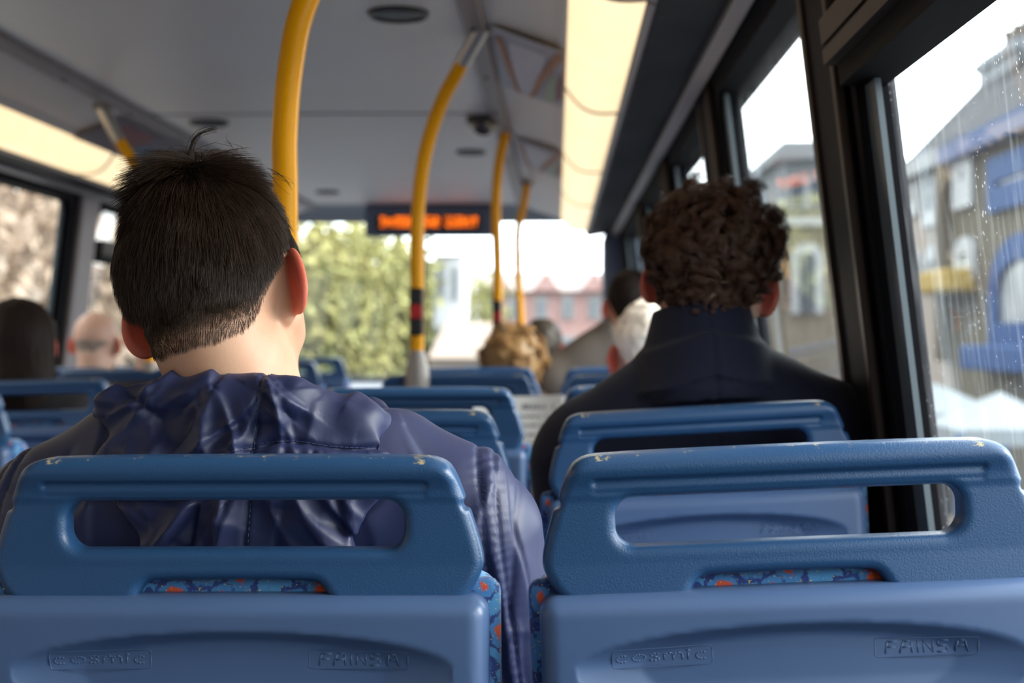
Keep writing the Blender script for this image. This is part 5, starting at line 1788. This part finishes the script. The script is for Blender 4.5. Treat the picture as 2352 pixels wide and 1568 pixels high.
# pedestrians on the far pavement
def walker(px, Y, colr, lab, hcol, k):
    x = (px - VX) / F * Y
    skin = M['skin2']
    def f(p):
        q = (np.abs(p[0]), p[1], p[2])
        d = ell(p, (0, 0, 1.60), (.085, .10, .125))
        d = smin(d, cap(p, (0, 0, 1.40), (0, 0, 1.55), .055), .03)
        return smin(d, smax(ell(p, (0, 0, 1.2), (.15, .09, .25)), -(p[2] - .9), .02), .03)
    v, q = sdf_poly(f, (-.2, -.16, .85), (.2, .16, 1.78), .014)
    me = np_mesh('person', v, q); me.materials.append(skin)
    o = link('person', me); o.location = (x, Y, SZ + .12); o.rotation_euler = (0, 0, k)
    tag(o, lab, 'person')
    sdf_obj('jacket', lambda p: smin(smin(ell(p, (0, 0, 1.15), (.20, .13, .33)), cap((np.abs(p[0]), p[1], p[2]), (0, 0, 1.42), (.17, 0, 1.36), .06), .05), cap((np.abs(p[0]), p[1], p[2]), (.21, 0, 1.34), (.26, .06, .84), .055, .04), .03), (-.36, -.2, .75), (.36, .2, 1.55), .016, colr, o)
    sdf_obj('trousers', lambda p: smin(smin(cap(p, (-.09, 0, .88), (-.10, .12, .06), .09, .05), cap(p, (.09, 0, .88), (.10, -.12, .06), .09, .05), .02), ell(p, (0, 0, .9), (.17, .11, .12)), .04), (-.28, -.26, -.02), (.28, .26, 1.06), .016, M['jeans'], o)
    sdf_obj('hair', lambda p: smax(ell(p, (0, -.015, 1.625), (.098, .115, .13)), -ell(p, (0, .10, 1.56), (.08, .09, .13)), .01), (-.13, -.16, 1.44), (.13, .16, 1.80), .012, hcol, o)
walker(2155, 20.8, pbr('black_coat_cloth', (.02, .022, .03), .8), 'person in a black coat under the left market canopy', M['blackhair'], .4)
walker(2318, 14.4, pbr('teal_coat_cloth', (.08, .34, .38), .8), 'person in a teal top below the right market canopy', M['hair2'], 2.2)
walker(2270, 17.6, pbr('red_coat_cloth', (.45, .10, .10), .8), 'person in a red top behind the right market canopy', M['blackhair'], 1.2)

# --- ahead: red brick terrace, white building, low brown-roofed building
def front_block(name, label, px0, px1, py_eave, py_ridge, Y, wall, roof, rows, cols, wm=None, depth=9, gables=0):
    x0, x1 = (px0 - VX) / F * Y, (px1 - VX) / F * Y
    ze, zr = H + (VY - py_eave) / F * Y, H + (VY - py_ridge) / F * Y
    o = empty(name, ((x0 + x1) / 2, Y, SZ)); tag(o, label, 'building')
    off = Vector(o.location)
    def bl(nm, m, fn, par=None):
        mb = MB(); fn(mb); mb.v = [tuple(Vector(p) - off) for p in mb.v]; return mb.build(nm, m, par or o)
    bl('front_wall', wall, lambda mb: mb.box(x0, x1, Y, Y + depth, SZ, ze))
    bl('roof', roof, lambda mb: mb.add([(x0, Y - .3, ze), (x1, Y - .3, ze), (x1, Y + depth / 2, zr), (x0, Y + depth / 2, zr), (x1, Y + depth, ze), (x0, Y + depth, ze)], [(0, 1, 2, 3), (3, 2, 4, 5), (0, 3, 5), (1, 4, 2), (0, 5, 4, 1)]))
    for r in range(rows):
        zz = SZ + .9 + (ze - SZ - .4) * r / rows
        hh = (ze - SZ) / rows * .52
        for c in range(cols):
            xa = x0 + (x1 - x0) * (c + .28) / cols; xb = x0 + (x1 - x0) * (c + .72) / cols
            f_ = bl('window', M['wframe'], lambda mb: mb.box(xa, xb, Y - .12, Y, zz, zz + hh))
            bl('glazing', wm or M['pane_o'], lambda mb: mb.box(xa + (xb - xa) * .15, xb - (xb - xa) * .15, Y - .16, Y - .11, zz + hh * .12, zz + hh * .88), f_)
    for k in range(gables):
        xm = x0 + (x1 - x0) * (k + .5) / gables; gw = (x1 - x0) / gables * .30
        bl('gable', wall, lambda mb: mb.prism([(xm - gw, ze), (xm + gw, ze), (xm, ze + (zr - ze) * .9)], 'y', Y - .4, Y + depth / 2))
        bl('chimney', wall, lambda mb: mb.box(xm + gw * 1.2, xm + gw * 1.5, Y + depth / 2 - .6, Y + depth / 2 + .6, ze, zr + 1.0))
    return o
front_block('brick_terrace', 'long red brick terrace with white windows and grey tiled roofs, beyond the windscreen', 1090, 1640, 668, 615, 62, M['redbrick'], M['pinkroof'], 3, 9, gables=5)
front_block('white_building', 'white rendered building just right of the windscreen divider', 996, 1064, 585, 575, 44, pbr('white_render', (.70, .73, .80), .8), M['slate'], 3, 2)
front_block('low_building', 'low brown-roofed building right of the windscreen divider', 985, 1140, 822, 735, 30, M['cream'], M['brownroof'], 1, 4)
for k, (px, py, Y, cc, lab) in enumerate(((872, 880, 26, (.80, .80, .80), 'white van ahead on the road left of the windscreen divider'), (1330, 806, 46, (.62, .50, .60), 'pale pinkish car parked before the brick terrace'), (930, 868, 34, (.55, .08, .08), 'small red car ahead beyond the white van'))):
    c = P(px, py, Y)
    o = empty('van' if k == 0 else 'car', (c.x, Y, SZ)); tag(o, lab, 'van' if k == 0 else 'car')
    m = pbr('vehicle_paint', cc, .3, coat=.5)
    hh = 2.1 if k == 0 else 1.45
    L = 2.4 if k == 0 else 2.1
    mb = MB(); mb.prism([(-L, .35), (L, .35), (L, .95), (L * .62, 1.0), (L * .40, hh), (-L * .9, hh), (-L, 1.0)], 'y', -.9, .9); mb.build('body', m, o, bevel=.08)
    mb = MB(); mb.prism([(L * .60, 1.02), (L * .40, hh - .12), (-L * .8, hh - .12), (-L * .9, 1.02)], 'y', -.92, .92); mb.build('side_window', M['pane_d'], o)
    for sx_ in (-1, 1):
        for sy in (-1, 1):
            mb = MB(); mb.tube([(sx_ * L * .62, sy * .95, .33), (sx_ * L * .62, sy * .72, .33)], .33, 18); mb.build('wheel', M['black'], o, smooth=True)

# --- trees
def mat_leaf(name, c1, c2, c3):
    m, nt, b = newmat(name); L = nt.links.new
    t = node(nt, 'ShaderNodeTexCoord'); n = node(nt, 'ShaderNodeTexNoise'); n.inputs['Scale'].default_value = .9; n.inputs['Detail'].default_value = 6; n.inputs['Roughness'].default_value = .8
    L(t.outputs['Object'], n.inputs['Vector'])
    r = node(nt, 'ShaderNodeValToRGB'); cr = r.color_ramp
    cr.elements[0].position = .35; cr.elements[0].color = (*c1, 1); cr.elements[1].position = .65; cr.elements[1].color = (*c3, 1)
    e = cr.elements.new(.5); e.color = (*c2, 1)
    L(n.outputs['Fac'], r.inputs[0]); L(r.outputs[0], b.inputs['Base Color'])
    b.inputs['Roughness'].default_value = .7
    b.inputs['Specular IOR Level'].default_value = .2
    return m
M['leaf_g'] = mat_leaf('yellow_green_leaves', (.12, .15, .06), (.32, .31, .12), (.52, .47, .20))
M['leaf_d'] = mat_leaf('dark_green_leaves', (.03, .07, .06), (.08, .14, .08), (.20, .26, .10))
M['leaf_o'] = mat_leaf('autumn_leaves', (.19, .13, .10), (.38, .28, .20), (.56, .49, .43))
M['bark'] = pbr('bark', (.09, .07, .055), .9)
def tree(x, y, zc, rx, rz, n, leaf, size, label, seed, group, trunk=True, density=1.0):
    o = empty('tree', (x, y, SZ)); tag(o, label, 'tree', group)
    r = np.random.default_rng(seed)
    k = 26
    cc = r.normal(size=(k, 3)); cc /= np.linalg.norm(cc, axis=1, keepdims=True); cc *= r.uniform(.3, .85, (k, 1)); cc *= np.array([rx, rx, rz])
    w_ = r.integers(0, k, n)
    p = cc[w_] + r.normal(size=(n, 3)) * np.array([rx, rx, rz]) * .17 * density
    p[:, 2] += zc - SZ
    a = r.normal(size=(n, 3)); a /= np.linalg.norm(a, axis=1, keepdims=True)
    b = np.cross(a, r.normal(size=(n, 3))); b /= np.linalg.norm(b, axis=1, keepdims=True)
    s = size * r.uniform(.6, 1.3, (n, 1))
    c = np.cross(a, b)
    v = np.stack([p - a * s, p + b * s * .55 + c * s * .1, p + a * s, p - b * s * .55 + c * s * .1], 1).reshape(-1, 3)
    q = np.arange(4 * n).reshape(n, 4)
    tag(link('foliage', np_mesh('foliage', v, q), leaf, o), kind='stuff')
    mb = MB(); mb.tube(smooth_pts([(0, 0, 0), (.1, 0, (zc - SZ) * .4), (-.1, .1, (zc - SZ) * .75), (0, 0, zc - SZ + rz * .4)], 4), [.26 - .20 * i / 12 for i in range(13)], 10)
    for i in range(8):
        t = cc[i * 3]; z0 = (zc - SZ) * .6
        mb.tube(smooth_pts([(0, 0, z0), (t[0] * .4, t[1] * .4, z0 + (t[2] + zc - SZ - z0) * .6), (t[0], t[1], t[2] + zc - SZ)], 3), [.10, .085, .07, .055, .045, .035, .02], 7)
    mb.build('trunk', M['bark'], o, smooth=True)
tg = 'trees beyond the windscreen'
tree(-7.6, 40, 1.6, 2.6, 3.4, 9000, M['leaf_g'], .17, 'yellow-green tree filling the windscreen left of the poles', 1, tg)
tree(-4.2, 47, 1.2, 2.4, 3.2, 7000, M['leaf_g'], .18, 'yellow-green tree behind the bell-push pole', 2, tg)
tree(-6.3, 34, -.9, 1.5, 1.9, 4000, M['leaf_d'], .15, 'dark green bush at the foot of the windscreen trees', 3, tg)
tree(-5.9, 43, 1.9, 2.2, 3.0, 7000, M['leaf_g'], .17, 'yellow-green tree between the two nearer windscreen trees', 6, tg)
tree(-12.5, 44, 2.0, 3.6, 4.2, 8000, M['leaf_g'], .2, 'tall tree beyond the left half of the windscreen', 4, tg)
tree(-14.5, 60, 2.0, 5, 5, 7000, M['leaf_d'], .3, 'large dark tree farthest down the road', 5, tg)
ta = 'autumn trees beyond the left windows'
for k, (x, y, zc, rx, rz) in enumerate(((-12, 30, 1.6, 3.4, 4.4), (-11.5, 24, 1.2, 3.2, 4.2), (-12.5, 36, 2.2, 3.6, 4.6), (-11.5, 18, 1.6, 3.2, 4.6), (-11, 12, 2, 3.2, 4.8), (-11, 5.5, 2, 3.4, 4.8), (-11, -1.5, 2, 3.4, 5), (-11, -9, 2, 3.4, 5))):
    tree(x, y, zc, rx, rz, 8500 if 1 < k < 3 or k < 2 else 5000, M['leaf_o'], .19 if k < 3 else .26, 'autumn brown tree outside the left windows, %s along the road' % ['fourth', 'third', 'fifth', 'second', 'first', 'level with the nearest seats', 'level with the viewer', 'behind the viewer'][k], 20 + k, ta, density=1.25)
mb = MB(); mb.box(-20, -16, -20, 75, SZ, 4.2)
tag(mb.build('long_building', M['stock2']), 'long pale building far behind the autumn trees', 'building')
